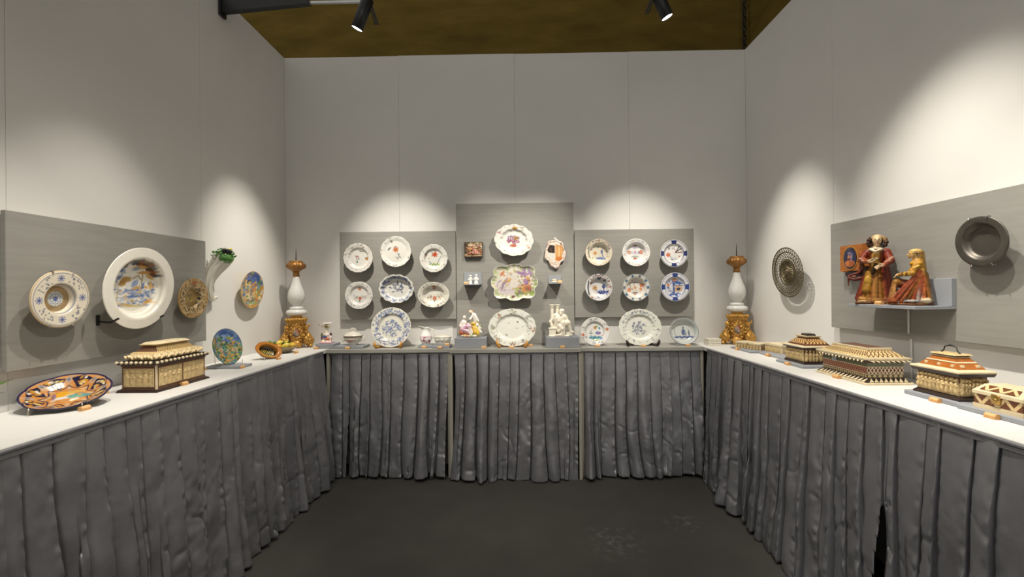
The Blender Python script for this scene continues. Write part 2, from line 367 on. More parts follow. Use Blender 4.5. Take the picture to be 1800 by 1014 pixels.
def circ(th): return math.cos(th), math.sin(th)
def scallop(n, a, sx=1.0, sy=1.0, ph=0.0):
    def f(th):
        q = 1+a*(abs(math.cos(n*th/2+ph))-0.6); return q*math.cos(th)*sx, q*math.sin(th)*sy
    return f
P_DINNER = [(0, -.020), (.56, -.020), (.62, -.017), (.70, -.004), (.74, -.002), (1, 0.002)]
P_DEEP = [(0, -.036), (.52, -.036), (.62, -.030), (.70, -.010), (.74, -.004), (1, 0.004)]
P_BASIN = [(0, -.045), (.62, -.043), (.78, -.030), (.88, -.006), (.93, 0.0), (1, 0.0)]
P_FLATISH = [(0, -.012), (.70, -.012), (.82, -.006), (1, 0.0)]
def dish(name, R, paint, prof=P_DINNER, outline=circ, ry=1.0, nr=38, na=132, th=0.006, m='glaze', base='#f1efe6', back=None, gain=.80):
    """a dish lying in XY, front towards +Z, rim plane at z = 0; painted by brush strokes"""
    ts = np.concatenate([[0.0], (np.arange(1, nr+1)/nr)]); ang = 2*PI*np.arange(na)/na
    B = np.array([outline(a) for a in ang]); B[:, 1] *= ry
    pt, pz = np.array([p[0] for p in prof]), np.array([p[1] for p in prof])
    z = np.interp(ts, pt, pz); z = np.convolve(np.pad(z, 1, 'edge'), [.25, .5, .25], 'valid')
    V = [[0, 0, z[0]]]; UV = [[0, 0, 0]]
    for i in range(1, nr+1):
        V += [[R*ts[i]*b[0], R*ts[i]*b[1], z[i]] for b in B]; UV += [[ts[i]*b[0], ts[i]*b[1], ts[i]] for b in B]
    F = [[0, 1+j, 1+(j+1) % na] for j in range(na)]
    for i in range(nr-1):
        a, b = 1+i*na, 1+(i+1)*na; F += [[a+j, b+j, b+(j+1) % na, a+(j+1) % na] for j in range(na)]
    nf = len(V); tb = [1.0, .99, .9, .75, .66, .6, .5, .47, 0.0001]; last = 1+(nr-1)*na
    zb = np.interp(tb, pt, pz)-th; zb[0] += th*0.4; foot = zb[-1]-0.003
    for i, t in enumerate(tb[:-1]):
        q = zb[i] if t not in (.6, .5) else min(zb[i], foot)
        V += [[R*t*b[0], R*t*b[1], q] for b in B]; s0 = nf+i*na; p0 = last if i == 0 else s0-na
        F += [[p0+j, s0+j, s0+(j+1) % na, p0+(j+1) % na] for j in range(na)]
    V.append([0, 0, zb[-1]]); s0 = nf+(len(tb)-2)*na; F += [[s0+j, len(V)-1, s0+(j+1) % na] for j in range(na)]
    UV = np.array(UV); p = Paint(UV[:, 0], UV[:, 1], UV[:, 2], base); p.ry = ry; p.foot = float(foot)
    if paint: paint(p)
    col = np.tile(lin(back or base), (len(V), 1)); col[:nf] = p.c
    col = col*gain
    me = mesh(V, F, col, True); me.materials.append(M[m]); me['depth'] = -float(foot)
    return me
FR = {'back': Matrix.Rotation(PI/2, 4, 'X'),
      'left': Matrix.Rotation(PI/2, 4, 'Z') @ Matrix.Rotation(PI/2, 4, 'X'),
      'right': Matrix.Rotation(-PI/2, 4, 'Z') @ Matrix.Rotation(PI/2, 4, 'X')}
def wall_dish(name, me, pos, side, label, cat, group=None, tilt=0.0, clips=0, R=0.1, face=None, clip_m='steel', roll=0.0):
    """hang a dish: pos is the rim centre; a peg reaches back to the board"""
    o = add(name, me); o.matrix_basis = Matrix.Translation(pos) @ FR[side] @ Matrix.Rotation(tilt, 4, 'X') @ Matrix.Rotation(roll, 4, 'Z')
    tag(o, label, cat, group); d = me['depth']
    face = {'back': YF, 'left': XLF, 'right': XRF}[side] if face is None else face
    wallgap = max(.001, abs(face-pos[1 if side == 'back' else 0])-d-.0005-abs(math.sin(tilt))*R*.25)
    b = MB(); b.box((-.012, .25*R-.01, -d-wallgap), (.012, .25*R+.01, -d+.003)); b.build('hanger', M[clip_m], o)
    for k in range(clips):
        a = (PI/2-.35, PI/2+.35, -PI/2-.4, -PI/2+.4)[k]; c = MB(); x, y = R*math.cos(a), R*math.sin(a)
        c.tube([(x*.9, y*.9, -.012), (x*1.03, y*1.03, -.008), (x*1.03, y*1.03, .004), (x*.95, y*.95, .006)], .0022, 6); c.build('clip', M[clip_m], o)
    return o

# ================================================================== THE ROOM
XL, XR, YB, HW, TZ = -2.04, 1.97, 3.80, 3.56, 1.04
o = MB().box((-7, -4, -0.05), (7, 5.2, 0)).build('floor', M['carpet']); struct(o)
def partition(name, axis, pos, cuts, sgn):
    """a run of butt-jointed wall panels on a darker core"""
    b = MB(); lo, hi = cuts[0], cuts[-1]
    def bx(mb, a, c, d0, d1, z0, z1):
        q = sorted((pos+sgn*d0, pos+sgn*d1))
        return mb.box((q[0], a, z0), (q[1], c, z1)) if axis == 0 else mb.box((a, q[0], z0), (c, q[1], z1))
    w = bx(b, lo, hi, 0.012, 0.08, 0, HW-.004).build(name, M['seam']); struct(w)
    for i, (a, c) in enumerate(zip(cuts[:-1], cuts[1:])):
        e = (0.0, .004, .001, .003, .002)[i % 5]
        bx(MB(), a+.0007, c-.0007, 0, .02, 0, HW+e-.002).build('wall_panel', M['wall'], w)
    return w
partition('wall_back', 1, YB, [XL, -1.035, -0.022, 0.965, XR], 1)
partition('wall_left', 0, XL, [-0.40, 0.65, 1.71, 2.78, YB], -1)
partition('wall_right', 0, XR, [-0.40, 0.65, 1.70, 2.76, YB], 1)
o = MB().box((-7, 4.62, 0), (2.42, 4.72, 6.5)).build('wall_hall_back', M['olive']); struct(o)
o = MB().box((2.42, -4, 0), (2.52, 4.72, 6.5)).build('wall_hall_right', M['olive']); struct(o)
# hanging chain in the hall corner
ch = thing('hanging_chain', 'dark metal chain hanging in the corner of the olive hall wall', 'chain', (2.36, 4.56, 3.2))
lk = MB()
ring = [(0.016*math.cos(t), 0, .030*math.sin(t)) for t in np.linspace(0, 2*PI, 13)]
lk.tube(ring, .006, 6); lkm = lk.me(True); lkm.materials.append(M['black'])
for i in range(56): add('chain_link', lkm, None, ch, Matrix.Translation((0, 0, .03+i*.048)) @ Matrix.Rotation((i % 2)*PI/2, 4, 'Z'))
# ------------------------------------------------------------------ track lighting
for sx, x in ((-1, -1.03), (1, 0.97)):
    r = thing('light_rail', ('black ceiling light rail above the %s hand table' % ('left' if sx < 0 else 'right')), 'light rail', (x, 1.6, 3.6))
    MB().box((-.018, -1.8, 0), (.018, 1.5, .035)).build('rail', M['black'], r)
    for y in (-1.4, .2, 1.3): MB().tube([(0, y, .035), (0, y, 2.4)], .004, 6).build('suspension_rod', M['black'], r)
arm = thing('rail_bracket', 'black tapered steel bracket arm clamped on the left wall top', 'bracket', (XL, 2.99, 3.40))
MB().prism([(.0, .035), (.62, .085), (.62, .11), (.0, .24)], 1, -.02, .02).build('arm', M['black'], arm)
MB().box((-.0, -.03, .012), (.018, .03, .22)).build('clamp', M['black'], arm)
MB().box((.60, -.008, .090), (1.0, .008, .106)).build('bar', M['steel'], arm)
def spot_head(p, t, label, rail_z=3.5995, group=None):
    d = (Vector(t)-Vector(p)).normalized(); q = d.to_track_quat('Z', 'Y').to_matrix().to_4x4()
    s = thing('track_spotlight', label, 'spotlight', p, 0, group); s.matrix_basis = Matrix.Translation(p) @ q
    MB().lathe([(.036, -.10), (.040, -.095), (.040, .108), (.037, .110), (.037, .100), (.001, .100)], 28, cap=False).build('housing', M['black'], s, True)
    MB().lathe([(.036, .103), (.035, .106), (.001, .107)], 28).build('lens', M['lens'], s, True)
    inv = s.matrix_basis.inverted()
    def L(w): return inv @ Vector(w)
    top = Vector((p[0], p[1], rail_z)); a = Vector(p)-d*.06
    side = Vector((-.052 if p[0] > 0 else .052, 0, 0))
    MB().tube([L(top), L(top-Vector((0, 0, .05)))], .016, 10).build('adapter', M['black'], s)
    MB().tube([L(top-Vector((0, 0, .045))), L(a+side*.3), L(a)], .010, 8).build('neck', M['black'], s)
    for k in (-.008, .008):
        e = top+Vector((side[0]*.4+k, 0, -.04)); f_ = Vector((p[0]+side[0]*1.9+k, p[1]-.01, p[2]-.085))
        MB().tube([L(e), L(f_)], .006, 6).build('yoke_rod', M['black'], s)
    return s
names = ['aimed at the oval dish on the left wall', 'aimed at the pierced dish on the right wall', 'aimed at the left hand back board', 'aimed at the right hand back board',
         'aimed across at the tall middle board', 'aimed at the scalloped tray on the tall board', 'aimed at the white basin on the left board', 'aimed at the carved figures on the wall shelf',
         'aimed at the lobed charger on the left table', 'aimed at the pewter dish on the right board', 'added out of view as fill for the left table skirt', 'added out of view as fill for the right table skirt',
         'added out of view on the left rail as fill for the middle table skirt', 'added out of view on the right rail as fill for the middle table skirt']
for (p, t, w, ang, bl), nm in zip(SPOTS, names): spot_head(p, t, 'black cylinder track spotlight '+nm)

# ------------------------------------------------------------------ tables and pleated skirts
def skirt_mesh(L, h, seed, pw=0.088, amp=0.034, flare=0.03, rows=100, slit=None, hem=0.018):
    """knife-pleated satin panel: x along the table edge, hanging from z = 0 to -h, bulging towards -y"""
    npl = int(round(L/pw)); pw = L/npl; rs = np.random.RandomState(seed)
    fx = np.array([0, .03, .08, .16, .26, .38, .50, .62, .74, .83, .90, .95, .985, 1.0, 1.0, .98, .96]); fd = np.array([0, .16, .30, .42, .54, .64, .74, .82, .89, .94, .975, .995, 1.0, .93, .74, .36, .0]); nc = len(fx)
    K = np.repeat(np.arange(npl), nc); FX = np.tile(fx, npl)[None].repeat(rows, 0); FD = np.tile(fd, npl)[None].repeat(rows, 0); front = np.tile(np.arange(nc) < 14, npl)[None]
    T = np.linspace(0, 1, rows)[:, None].repeat(npl*nc, 1); k = K[None].repeat(rows, 0); pk = rs.rand(npl+2)[k]; pk2 = rs.rand(npl+2)[k]; pk3 = rs.rand(npl+2)[k]
    bnd = np.arange(npl+1)+np.concatenate([[0], (rs.rand(npl-1)-.5)*.55, [0]]); b0 = bnd[k]; b1 = bnd[k+1]; S0 = (b0+FX*(b1-b0))*pw
    sway = (vnoise((k+(FX > .5))*.9+7+0*T, T*1.7, seed+1)-.5)*.75*T**.8*pw+(vnoise(S0/.40, T*.9+3, seed+8)-.5)*.06*T
    gap = (.05+.16*pk3*(.3+.7*T))*np.where(pk2 > .3, 1, .3); FX = np.where(front, gap+FX*(1-gap), FX); S0 = (b0+FX*(b1-b0))*pw; over = np.where(front, 0, .04*pw)
    A = amp*(.10+.90*T**.7)*(.35+1.1*pk)
    belly = np.sin(np.clip(FX, 0, 1)*PI)*front+0.0
    D = A*FD-np.where(front, 0, (1-FD)*.026)-np.where(np.tile(np.arange(nc) == 0, npl)[None], .022, 0)+A*1.5*belly*(pk2-.25)*(.5+T)+flare*T+.040*T*(vnoise(S0/.30, T*1.4, seed+2)-.5)
    # long soft drapes, then puckers along the pressed edges
    D += .022*(.15+.85*T)*(vnoise(k*3.7+FX*1.6, T*h/.17, seed+5)-.5)*front*belly**.5+.020*(vnoise(S0/.060, T*h/.12, seed+15)-.5)*front*(.12+.88*T)+.030*(vnoise(S0/.13, T*h/.55, seed+17)-.5)*front*T
    edge = np.exp(-((FX-.93)/.09)**2)*front+.6*np.exp(-((FX-.06)/.10)**2)*front
    D += (vnoise(k*5.3+FX*1.2, T*h/.024, seed+3)-.5)*.013*edge*(.3+T)
    D += (vnoise(S0/.024+T*3, T*h/.04, seed+4)-.5)*.008*front*(.2+T)*sstep(.4, .7, vnoise(S0/.16, T*4, seed+9))
    cz = vnoise(S0/.10+T*2.2, T*h/.20-S0*1.8, seed+6); D -= .010*np.exp(-((cz-.5)/.03)**2)*front*T*(vnoise(S0/.22, T*2.5+9, seed+7) > .58)
    D += np.where(T > .968, .0025*np.sin(S0/.011*PI), 0)
    hemz = (pk-.5)*hem*1.5+(vnoise(S0/.05, S0*0, seed+12)-.5)*hem*.6
    Z = -T*(h-hemz*T); X = S0+sway-over
    V = np.stack([X, -D, Z], -1).reshape(-1, 3); n = npl*nc; i = np.arange(rows-1)[:, None]*n+np.arange(n-1)[None]
    F = np.stack([i, i+n, i+n+1, i+1], -1)
    if slit:
        keep = np.ones(F.shape[:2], bool); Tm = T[:-1, :-1]
        for (sx, t0, w) in slit:
            kk = int(sx/pw); keep &= ~((k[:-1, :-1] == kk) & (FX[:-1, :-1] > 1-w*np.clip((Tm-t0)/.4, 0, 1)) & (Tm > t0))
        F = F[keep]
    return mesh(V, F.reshape(-1, 4), None, True)
def solid(o, t=.002):
    md = o.modifiers.new('thick', 'SOLIDIFY'); md.thickness = t; md.offset = 0
def display_table(label, loc, rotz, L, depth, topm, lip, skirts, seed, skirt_h, legs=True, thick=.032, proud=.0, group='display tables around the room'):
    """local x runs along the front edge, front towards -y"""
    t = thing('display_table', label, 'table', loc, rotz, group)
    MB().bev((0, 0, TZ-thick), (L, depth, TZ), .003).build('tabletop', M[topm], t)
    for x in (0, L-.022): MB().box((x, .012, 0), (x+.022, depth-.02, TZ-thick)).build('leg_panel', M['leg'], t)
    zt = TZ-(thick if lip else .004); y0 = (.035 if lip else -.002)
    for j, (a, b, slit) in enumerate(skirts):
        s = add('skirt', skirt_mesh(b-a, skirt_h-(TZ-zt), seed+31*j, slit=slit, flare=.03 if lip else .035), M['skirt'], t, Matrix.Translation((a, y0-.004, zt)))
        solid(s)
        if not lip:
            for zz, hh, pr in ((0, .012, .007), (-.014, .016, .005)): MB().bev((a, y0-.004-pr-.004, zt+zz-hh), (b, y0+.0, zt+zz), .003).build('skirt_band', M['skirt'], s, M=Matrix.Translation((-a, -(y0-.004), -zt)))
        else:
            MB().bev((a, y0-.008, zt-.022), (b, y0+.002, zt-.001), .003).build('skirt_band', M['skirt'], s, M=Matrix.Translation((-a, -(y0-.004), -zt)))
    return t
display_table('grey display table under the left hand back board with dark pleated skirt', (-1.562, 3.50, 0), 0, 1.004, .298, 'top_grey', True, [(.024, .978, [(.17, .50, .45)])], 11, 1.018)
display_table('grey display table under the tall middle board with dark pleated skirt', (-0.556, 3.455, 0), 0, 1.046, .343, 'top_grey', True, [(.024, 1.018, None)], 23, 1.03)
display_table('grey display table under the right hand back board with dark pleated skirt', (0.492, 3.50, 0), 0, .976, .298, 'top_grey', True, [(.024, .95, None)], 37, 1.018)
# left table: local x -> world +y... front faces +x
display_table('long white display table along the left wall with dark pleated skirt', (-1.562, 0.75, 0), PI/2, 3.045, .475, 'top_white', False, [(0, 1.29, None), (1.285, 2.675, None)], 51, 1.030)
# right table: front faces -x, local x -> world -y
display_table('long white display table along the right wall with dark pleated skirt', (1.474, 3.795, 0), -PI/2, 3.045, .49, 'top_white', False, [(.36, 1.92, None), (1.915, 3.04, [(.02, .40, .5)])], 71, 1.030)

# ------------------------------------------------------------------ grey mounting boards
def board(label, side, a0, a1, z0, z1, face, screws=()):
    t = None
    if side == 'back':
        t = thing('mounting_board', label, 'display board', ((a0+a1)/2, YB, z0)); w = (a1-a0)/2; h = z1-z0; d = YB-face
        MB().bev((-w, -d, 0), (w, -d+.022, h), .002).build('panel', M['board'], t)
        MB().box((-w+.015, -d+.022, .015), (w-.015, 0, h-.015)).build('batten', M['board'], t)
    else:
        sg = 1 if side == 'left' else -1; xw = XL if side == 'left' else XR; d = abs(face-xw)
        t = thing('mounting_board', label, 'display board', (xw, (a0+a1)/2, z0)); w = (a1-a0)/2; h = z1-z0
        q = sorted((sg*(d-.022), sg*d)); MB().bev((q[0], -w, 0), (q[1], w, h), .002).build('panel', M['board'], t)
        q = sorted((0, sg*(d-.022))); MB().box((q[0], -w+.015, .015), (q[1], w-.015, h-.015)).build('batten', M['board'], t)
    return t
YF, XLF, XRF = 3.75, -1.98, 1.925
board('grey mounting board carrying six flower plates beside the tall board', 'back', -1.545, -0.540, 1.262, 2.020, YF)
board('tall grey mounting board carrying the scalloped tray', 'back', -0.535, 0.474, 1.042, 2.252, YF)
board('grey mounting board carrying six blue and red plates', 'back', 0.480, 1.496, 1.266, 2.016, YF)
board('grey mounting board on the left wall carrying three dishes', 'left', 1.657, 2.735, 1.203, 1.832, XLF)
board('grey mounting board on the right wall carrying the pewter dish', 'right', 1.10, 2.725, 1.258, 1.89, XRF)

# ------------------------------------------------------------------ plinths, tags, stands
def plinth(label, x0, x1, y0, y1, h, z=TZ):
    t = MB().bev((x0, y0, 0), (x1, y1, h), .0025).build('plinth', M['plinth']); t.location = (0, 0, z); tag(t, label, 'plinth', 'grey plinths under the objects'); return t
def number_block(x, y, rz, what, z=TZ):
    b = MB(); b.prism([(-.009, 0), (.009, 0), (.009, .017), (-.002, .019), (-.009, .010)], 0, -.019, .019)
    o = b.build('number_block', M['tag_wood']); o.location = (x, y, z); o.rotation_euler = (0, 0, rz)
    MB().poly([(-.016, -.0085, .0112), (.016, -.0085, .0112), (.016, -.0028, .0185), (-.016, -.0028, .0185)], [(0, 1, 2, 3)]).build('number_card', M['tag_top'], o)
    tag(o, 'small wooden number block '+what, 'number block', 'wooden number blocks'); return o
RL, RR, RB = PI/2, -PI/2, 0.0
def stand_plate(name, me, x, y, label, cat, R, half_h, lean, rz=0.0, z=TZ, lift=.004, group=None):
    """stand a dish on its edge, leaning back; x, y is where the lower rim rests"""
    Mx = Matrix.Translation((x, y, z+lift)) @ Matrix.Rotation(rz, 4, 'Z') @ Matrix.Rotation(PI/2, 4, 'X') @ Matrix.Rotation(-lean, 4, 'X') @ Matrix.Translation((0, half_h, 0))
    o = add(name, me); o.matrix_basis = Mx; tag(o, label, cat, group); return o
def wood_stand(label, x, y, w, m, rz=0.0, lean=.3, hh=.16, z=TZ):
    """folding easel: two hooked feet joined by a bar, two back struts"""
    t = thing('plate_stand', label, 'plate stand', (x, y, z), rz)
    for s in (-1, 1):
        xx = s*w; b = MB()
        b.tube([(xx*.86, .056, .009), (xx*.94, .0, .009), (xx, -.026, .011), (xx+s*.006, -.037, .026), (xx+s*.012, -.037, .042), (xx+s*.015, -.033, .055)], [.008, .009, .011, .013, .011, .006], 10); b.build('foot', M[m], t, True)
        MB().tube([(xx*.8, .046, .010), (xx*.5, .066+hh*math.tan(lean), hh)], .004, 6).build('strut', M[m], t)
    MB().box((-w*.88, .040, .002), (w*.88, .050, .012)).build('crossbar', M[m], t)
    return t
def clear_stand(label, x, y, w, rz=0.0, z=TZ, hh=.10):
    t = thing('plate_stand', label, 'plate stand', (x, y, z), rz)
    for s in (-1, 1):
        MB().tube([(s*w, -.020, .022), (s*w, -.022, .004), (s*w, .060, .003), (s*w*.7, .062+hh*.25, hh)], .0028, 6).build('foot', M['acrylic'], t)
    MB().tube([(-w, .03, .004), (w, .03, .004)], .0028, 6).build('crossbar', M['acrylic'], t)
    return t

# ================================================================== BACK WALL, LEFT BOARD: six flower plates
W = '#f3f1e8'
def rng(s): return random.Random(s)
def pt_sprigs(seed, items, rim, rimcol=('#9a7d62', '#8d8a96', '#a8895c'), nr_=16):
    def f(p):
        r = rng(seed); p.scatter(.80, .95, rimcol, nr_, .045, r); p.ring(.965, .985, '#cfc2a8', .5)
        for kind, a in items:
            getattr(p, kind)(*a) if kind != 'bq' else p.bouquet(*a, r)
    return f
def pt1(p):
    r = rng(1); p.scatter(.80, .95, ('#8b8577', '#9c8f80', '#b09a7c', '#8d7a68'), 34, .040, r, .2, 3.0); p.scatter(.80, .93, ('#8b8577', '#c3b4c0'), 12, .035, r, 3.2, 6.1)
    p.line([(-.16, .02), (-.12, -.15), (-.1, -.3)], .02, '#55695a'); p.flower(-.14, .1, .10, '#b06478'); p.dot(-.03, .08, .05, '#c890a0'); p.ell(-.02, -.06, .08, .035, .5, '#4f6a60'); p.ell(-.13, -.28, .08, .05, .2, '#5c8078'); p.ell(-.22, .12, .05, .025, 2, '#7d9a8a')
    p.flower(.56, -.06, .15, '#c8924a', '#8a5c34'); p.ell(.45, .0, .07, .03, 1, '#77765a'); p.ell(.12, .46, .10, .04, -.3, '#4a4a3c'); p.ell(.28, .43, .09, .03, -.5, '#6d6a58'); p.ell(.35, .7, .07, .04, .6, '#6b5c48'); p.ell(-.4, .68, .07, .05, .6, '#8a7a72')
wall_dish('dinner_plate', dish('d', .124, pt1, outline=scallop(18, .03), base='#edeae2'), (-1.361, 3.685, 1.792), 'back', 'white scalloped plate with one small pink sprig and an orange flower on the rim', 'plate', 'plates on the left back board', R=.124)
def pt2(p):
    r = rng(2); p.flower(-.02, .14, .22, '#d98a5c', '#b8622e', 6); p.bouquet(.0, .30, .14, ('#6b7390', '#8a6f86'), ('#4f5d62', '#6b7a78'), 3, r); p.bouquet(.18, -.28, .22, ('#5f6774', '#848a92'), ('#4d565a', '#6c7676'), 4, r, .22)
    p.ell(-.46, .18, .12, .05, .7, '#5f6a72'); p.ell(-.38, .26, .06, .04, .2, '#77838a'); p.bouquet(-.36, .66, .13, ('#6d4a4a', '#4a4438'), ('#4a4438',), 3, r, .4); p.bouquet(-.40, .90, .10, ('#5c3a36',), ('#4c4436',), 2, r, .5)
    p.scatter(.86, .96, ('#5c5a52', '#8a7468', '#6d7a6a'), 14, .05, r); p.line([(.1, -.1), (.2, -.25), (.1, -.5)], .015, '#6d766c')
wall_dish('dinner_plate', dish('d', .130, pt2, prof=P_FLATISH, outline=scallop(12, .025), base=W), (-1.040, 3.685, 1.841), 'back', 'white plate with a peach flower at its centre and grey sprigs', 'plate', 'plates on the left back board', R=.13)
def pt3(p):
    r = rng(3); p.bouquet(.06, .30, .26, ('#d9622c', '#c84a20', '#e07a3c'), ('#5c8a3c', '#3f7040'), 6, r, .36); p.flower(.05, .28, .2, '#d8501c', '#a83010', 6)
    for i in range(12): p.ell(-.3+.06*i+.02*(i % 3), -.42+.05*math.sin(i*1.7), .075, .035, .4*i, ('#7fae2e', '#4f9040', '#c8cc3c')[i % 3])
    p.line([(.5, .15), (.36, -.1), (.25, -.35)], .02, '#6f8a98'); p.line([(-.35, -.2), (-.25, -.35)], .025, '#6f88a8'); p.ell(-.55, .22, .12, .04, 1.1, '#c2604e'); p.ell(-.60, .3, .10, .03, 1.1, '#5c6a8a'); p.ell(-.35, .0, .06, .04, .2, '#d0a060')
    for a in range(8): p.bouquet(.86*math.cos(a*PI/4+.2), .86*math.sin(a*PI/4+.2), .09, ('#c86a3a', '#5f7a4a', '#73543e'), ('#6c8a4c',), 2, r, .4)
wall_dish('dinner_plate', dish('d', .118, pt3, outline=scallop(14, .02), base=W), (-0.718, 3.685, 1.781), 'back', 'white plate with vivid orange peony above green and yellow grass', 'plate', 'plates on the left back board', R=.118)
def arms(p, r, rimcols, fl='#c2563a'):
    p.scatter(.80, .94, rimcols, 26, .045, r); p.ell(0, .44, .16, .14, 0, '#ead8cc'); p.flower(0, .46, .13, '#c2614a', '#e0c080'); p.ell(0, .56, .14, .035, 0, '#b08a4a')
    p.flower(.02, -.22, .16, fl, '#e8b088', 6); p.bouquet(-.32, -.14, .18, ('#8a5a6a', '#7a86a0', '#c89a5c'), ('#6c8060', '#8c7a5c'), 4, r, .28); p.bouquet(.32, -.12, .20, ('#c8744e', '#7a6a86'), ('#6c8060',), 4, r, .28); p.ell(0, -.42, .05, .07, 0, '#5f6a3a')
wall_dish('dinner_plate', dish('d', .117, lambda p: arms(p, rng(4), ('#3c3a44', '#6d4a44', '#5c6270')), base='#efece6', outline=scallop(10, .012)), (-1.357, 3.685, 1.474), 'back', 'round white plate with a red armorial crest over red flowers', 'plate', 'plates on the left back board', R=.117)
def pt5(p):
    r = rng(5); p.ring(.72, .9, '#cfd2da', .55); p.scatter(.72, .90, ('#4a5680', '#5f6a94', '#3c486e', '#8e98b4'), 90, .06, r, 0, PI); p.scatter(.76, .92, ('#6a78a8', '#8b96b8'), 44, .05, r, PI, 2*PI)
    p.bouquet(-.02, .06, .42, ('#6d7a9c', '#8a94b0', '#5c6888'), ('#59657e', '#7c879c'), 10, r, .22)
wall_dish('lobed_dish', dish('d', .147, pt5, prof=[(0, -.045), (.62, -.045), (.72, -.038), (.86, -.008), (.90, -.002), (1, 0)], outline=scallop(14, .06), ry=.82, base=W), (-1.038, 3.685, 1.526), 'back', 'deep oval lobed dish with crinkled rim and grey blue bouquet', 'dish', 'plates on the left back board', R=.12)
wall_dish('oval_dish', dish('d', .134, lambda p: arms(p, rng(6), ('#6a5c50', '#94887a', '#8a7464'), '#d07048'), prof=P_DEEP, ry=.80, base='#f4f0e2', outline=scallop(16, .018)), (-0.722, 3.685, 1.472), 'back', 'oval white dish with a small red crest over orange flowers', 'dish', 'plates on the left back board', R=.107)

# ------------------------------------------------------------------ tall middle board
def scal8(sx, sy, n=10, a=.05):
    def f(th):
        q = 1+a*(abs(math.cos(n*th/2))**.7-.65); return q*math.cos(th)*sx, q*math.sin(th)*sy
    return f
def ptc1(p):
    r = rng(7); p.ring(.965, .99, '#cfc9b8', .6); p.bouquet(0, .02, .36, ('#b0608c', '#8a5a94', '#c87a9c', '#c8684c'), ('#7a5c86', '#9c7a94', '#a86a4c'), 14, r, .28); p.ell(.1, .12, .12, .08, .5, '#a8843c'); p.ell(-.02, -.28, .18, .07, 0, '#c86a4a'); p.line([(-.3, .2), (-.32, -.1)], .025, '#a86a98')
    p.ell(0, .60, .16, .06, 0, '#b88238'); p.ell(0, .66, .10, .05, 0, '#c89a4c'); p.bouquet(-.78, .32, .12, ('#b06488',), ('#8a6a7a', '#c87a5c'), 3, r, .4); p.bouquet(.76, -.28, .13, ('#c8744c', '#d09a5c'), ('#b8683c',), 3, r, .4); p.bouquet(.42, .66, .14, ('#5c5a4a',), ('#6a6a54', '#4f5a44'), 2, r, .3); p.scatter(.80, .95, ('#8a8a78', '#b09a8a', '#9a6a6a'), 26, .03, r)
wall_dish('lobed_platter', dish('d', .164, ptc1, prof=P_DINNER, outline=scal8(1, 1, 12, .06), ry=.81, base='#f6f3ea', nr=46, na=168), (-0.038, 3.685, 1.927), 'back', 'oval lobed white platter with a purple and red crest at its centre', 'platter', R=.13, roll=-.08)
def tray_out(th):
    c, s = math.cos(th), math.sin(th); q = (abs(c)**6+abs(s)**6)**(-1/6)
    q *= 1+.045*math.cos(8*th)-.055*math.cos(4*th+PI)-.015*math.cos(16*th); return q*c*.93, q*s*.93
def pttray(p):
    r = rng(8); p.c[:] = lin('#efe8da')
    for i in range(60): p.ell(r.uniform(-1, 1), r.uniform(-.8, .8), r.uniform(.06, .16), r.uniform(.04, .10), r.uniform(0, 3), r.choice(('#e8dcd2', '#f0e6d4', '#e6dce0', '#e4e6cc')), .7)
    for i in range(70):
        a = r.uniform(0, 2*PI); x, y = tray_out(a); k = r.uniform(.84, .98); p.ell(x*k, y*k*.75, .09, .045, a, r.choice(('#b9c88c', '#a9bb7c', '#cfd6a4', '#d8ccb4', '#93ab6a')), .9)
    for i in range(34): p.ell(r.uniform(.1, .8), r.uniform(-.55, -.25), .10, .05, r.uniform(0, 3), r.choice(('#a8b868', '#c2b468', '#8fa65c', '#cda86a')))
    for i in range(20): p.ell(r.uniform(.0, .85), r.uniform(.25, .62), .09, .05, r.uniform(0, 3), r.choice(('#b9c486', '#cfcf92', '#b8a4be', '#a88ab4')))
    p.ell(.28, .38, .26, .06, -.35, '#a982b2'); p.ell(.62, .36, .2, .05, .1, '#b48fbc'); p.ell(-.32, .06, .22, .09, .5, '#d8b04c'); p.ell(-.26, .14, .08, .07, 0, '#e8c0a0'); p.ell(-.45, -.05, .2, .05, .8, '#a48ab0'); p.line([(-.45, -.1), (-.58, -.35)], .03, '#b49ab4'); p.ell(-.52, .38, .14, .06, .9, '#d8885c'); p.dot(-.44, .3, .05, '#e0a880')
    p.ell(.44, -.22, .28, .15, .3, '#e0985c'); p.ell(.60, -.28, .14, .1, .2, '#b86a58'); p.ell(.5, .02, .12, .14, .2, '#a07ab0'); p.dot(.52, .2, .07, '#e8c4a0'); p.ell(.62, .1, .06, .14, .3, '#d8a048'); p.ell(.28, -.2, .14, .08, .6, '#e8b88c'); p.ell(.1, -.34, .22, .1, 0, '#c2c07c'); p.ell(-.3, -.4, .35, .1, .1, '#e4d8dc'); p.ell(-.05, -.62, .09, .05, .4, '#7a4a4c')
    for i in range(46): x_, y_ = r.uniform(.15, .8), r.uniform(-.5, .35); p.ell(x_, y_, .05, .02, r.uniform(0, 3), r.choice(('#8a6a94', '#b86a4c', '#7c9450', '#e8c8a8', '#a8884c', '#c89058', '#6a5a80')))
    for i in range(34): x_, y_ = r.uniform(-.7, -.05), r.uniform(-.4, .45); p.ell(x_, y_, .05, .018, r.uniform(0, 3), r.choice(('#b09ab4', '#d8b070', '#c8a8a0', '#8a7a98', '#e8d8cc', '#c88a64')))
    p.line([(-.75, -.2), (-.7, .0), (-.55, .1)], .02, '#c0a8b8'); p.ring(.975, 1.0, '#f4eee0', .8)
wall_dish('scalloped_tray', dish('d', .196, pttray, prof=[(0, -.012), (.80, -.012), (.90, -.008), (1, .004)], outline=tray_out, ry=.78, base='#efe8da', nr=60, na=220), (-0.037, 3.68, 1.571), 'back', 'rectangular scalloped tray painted with pastel figures in a landscape', 'tray', R=.14, tilt=.03)
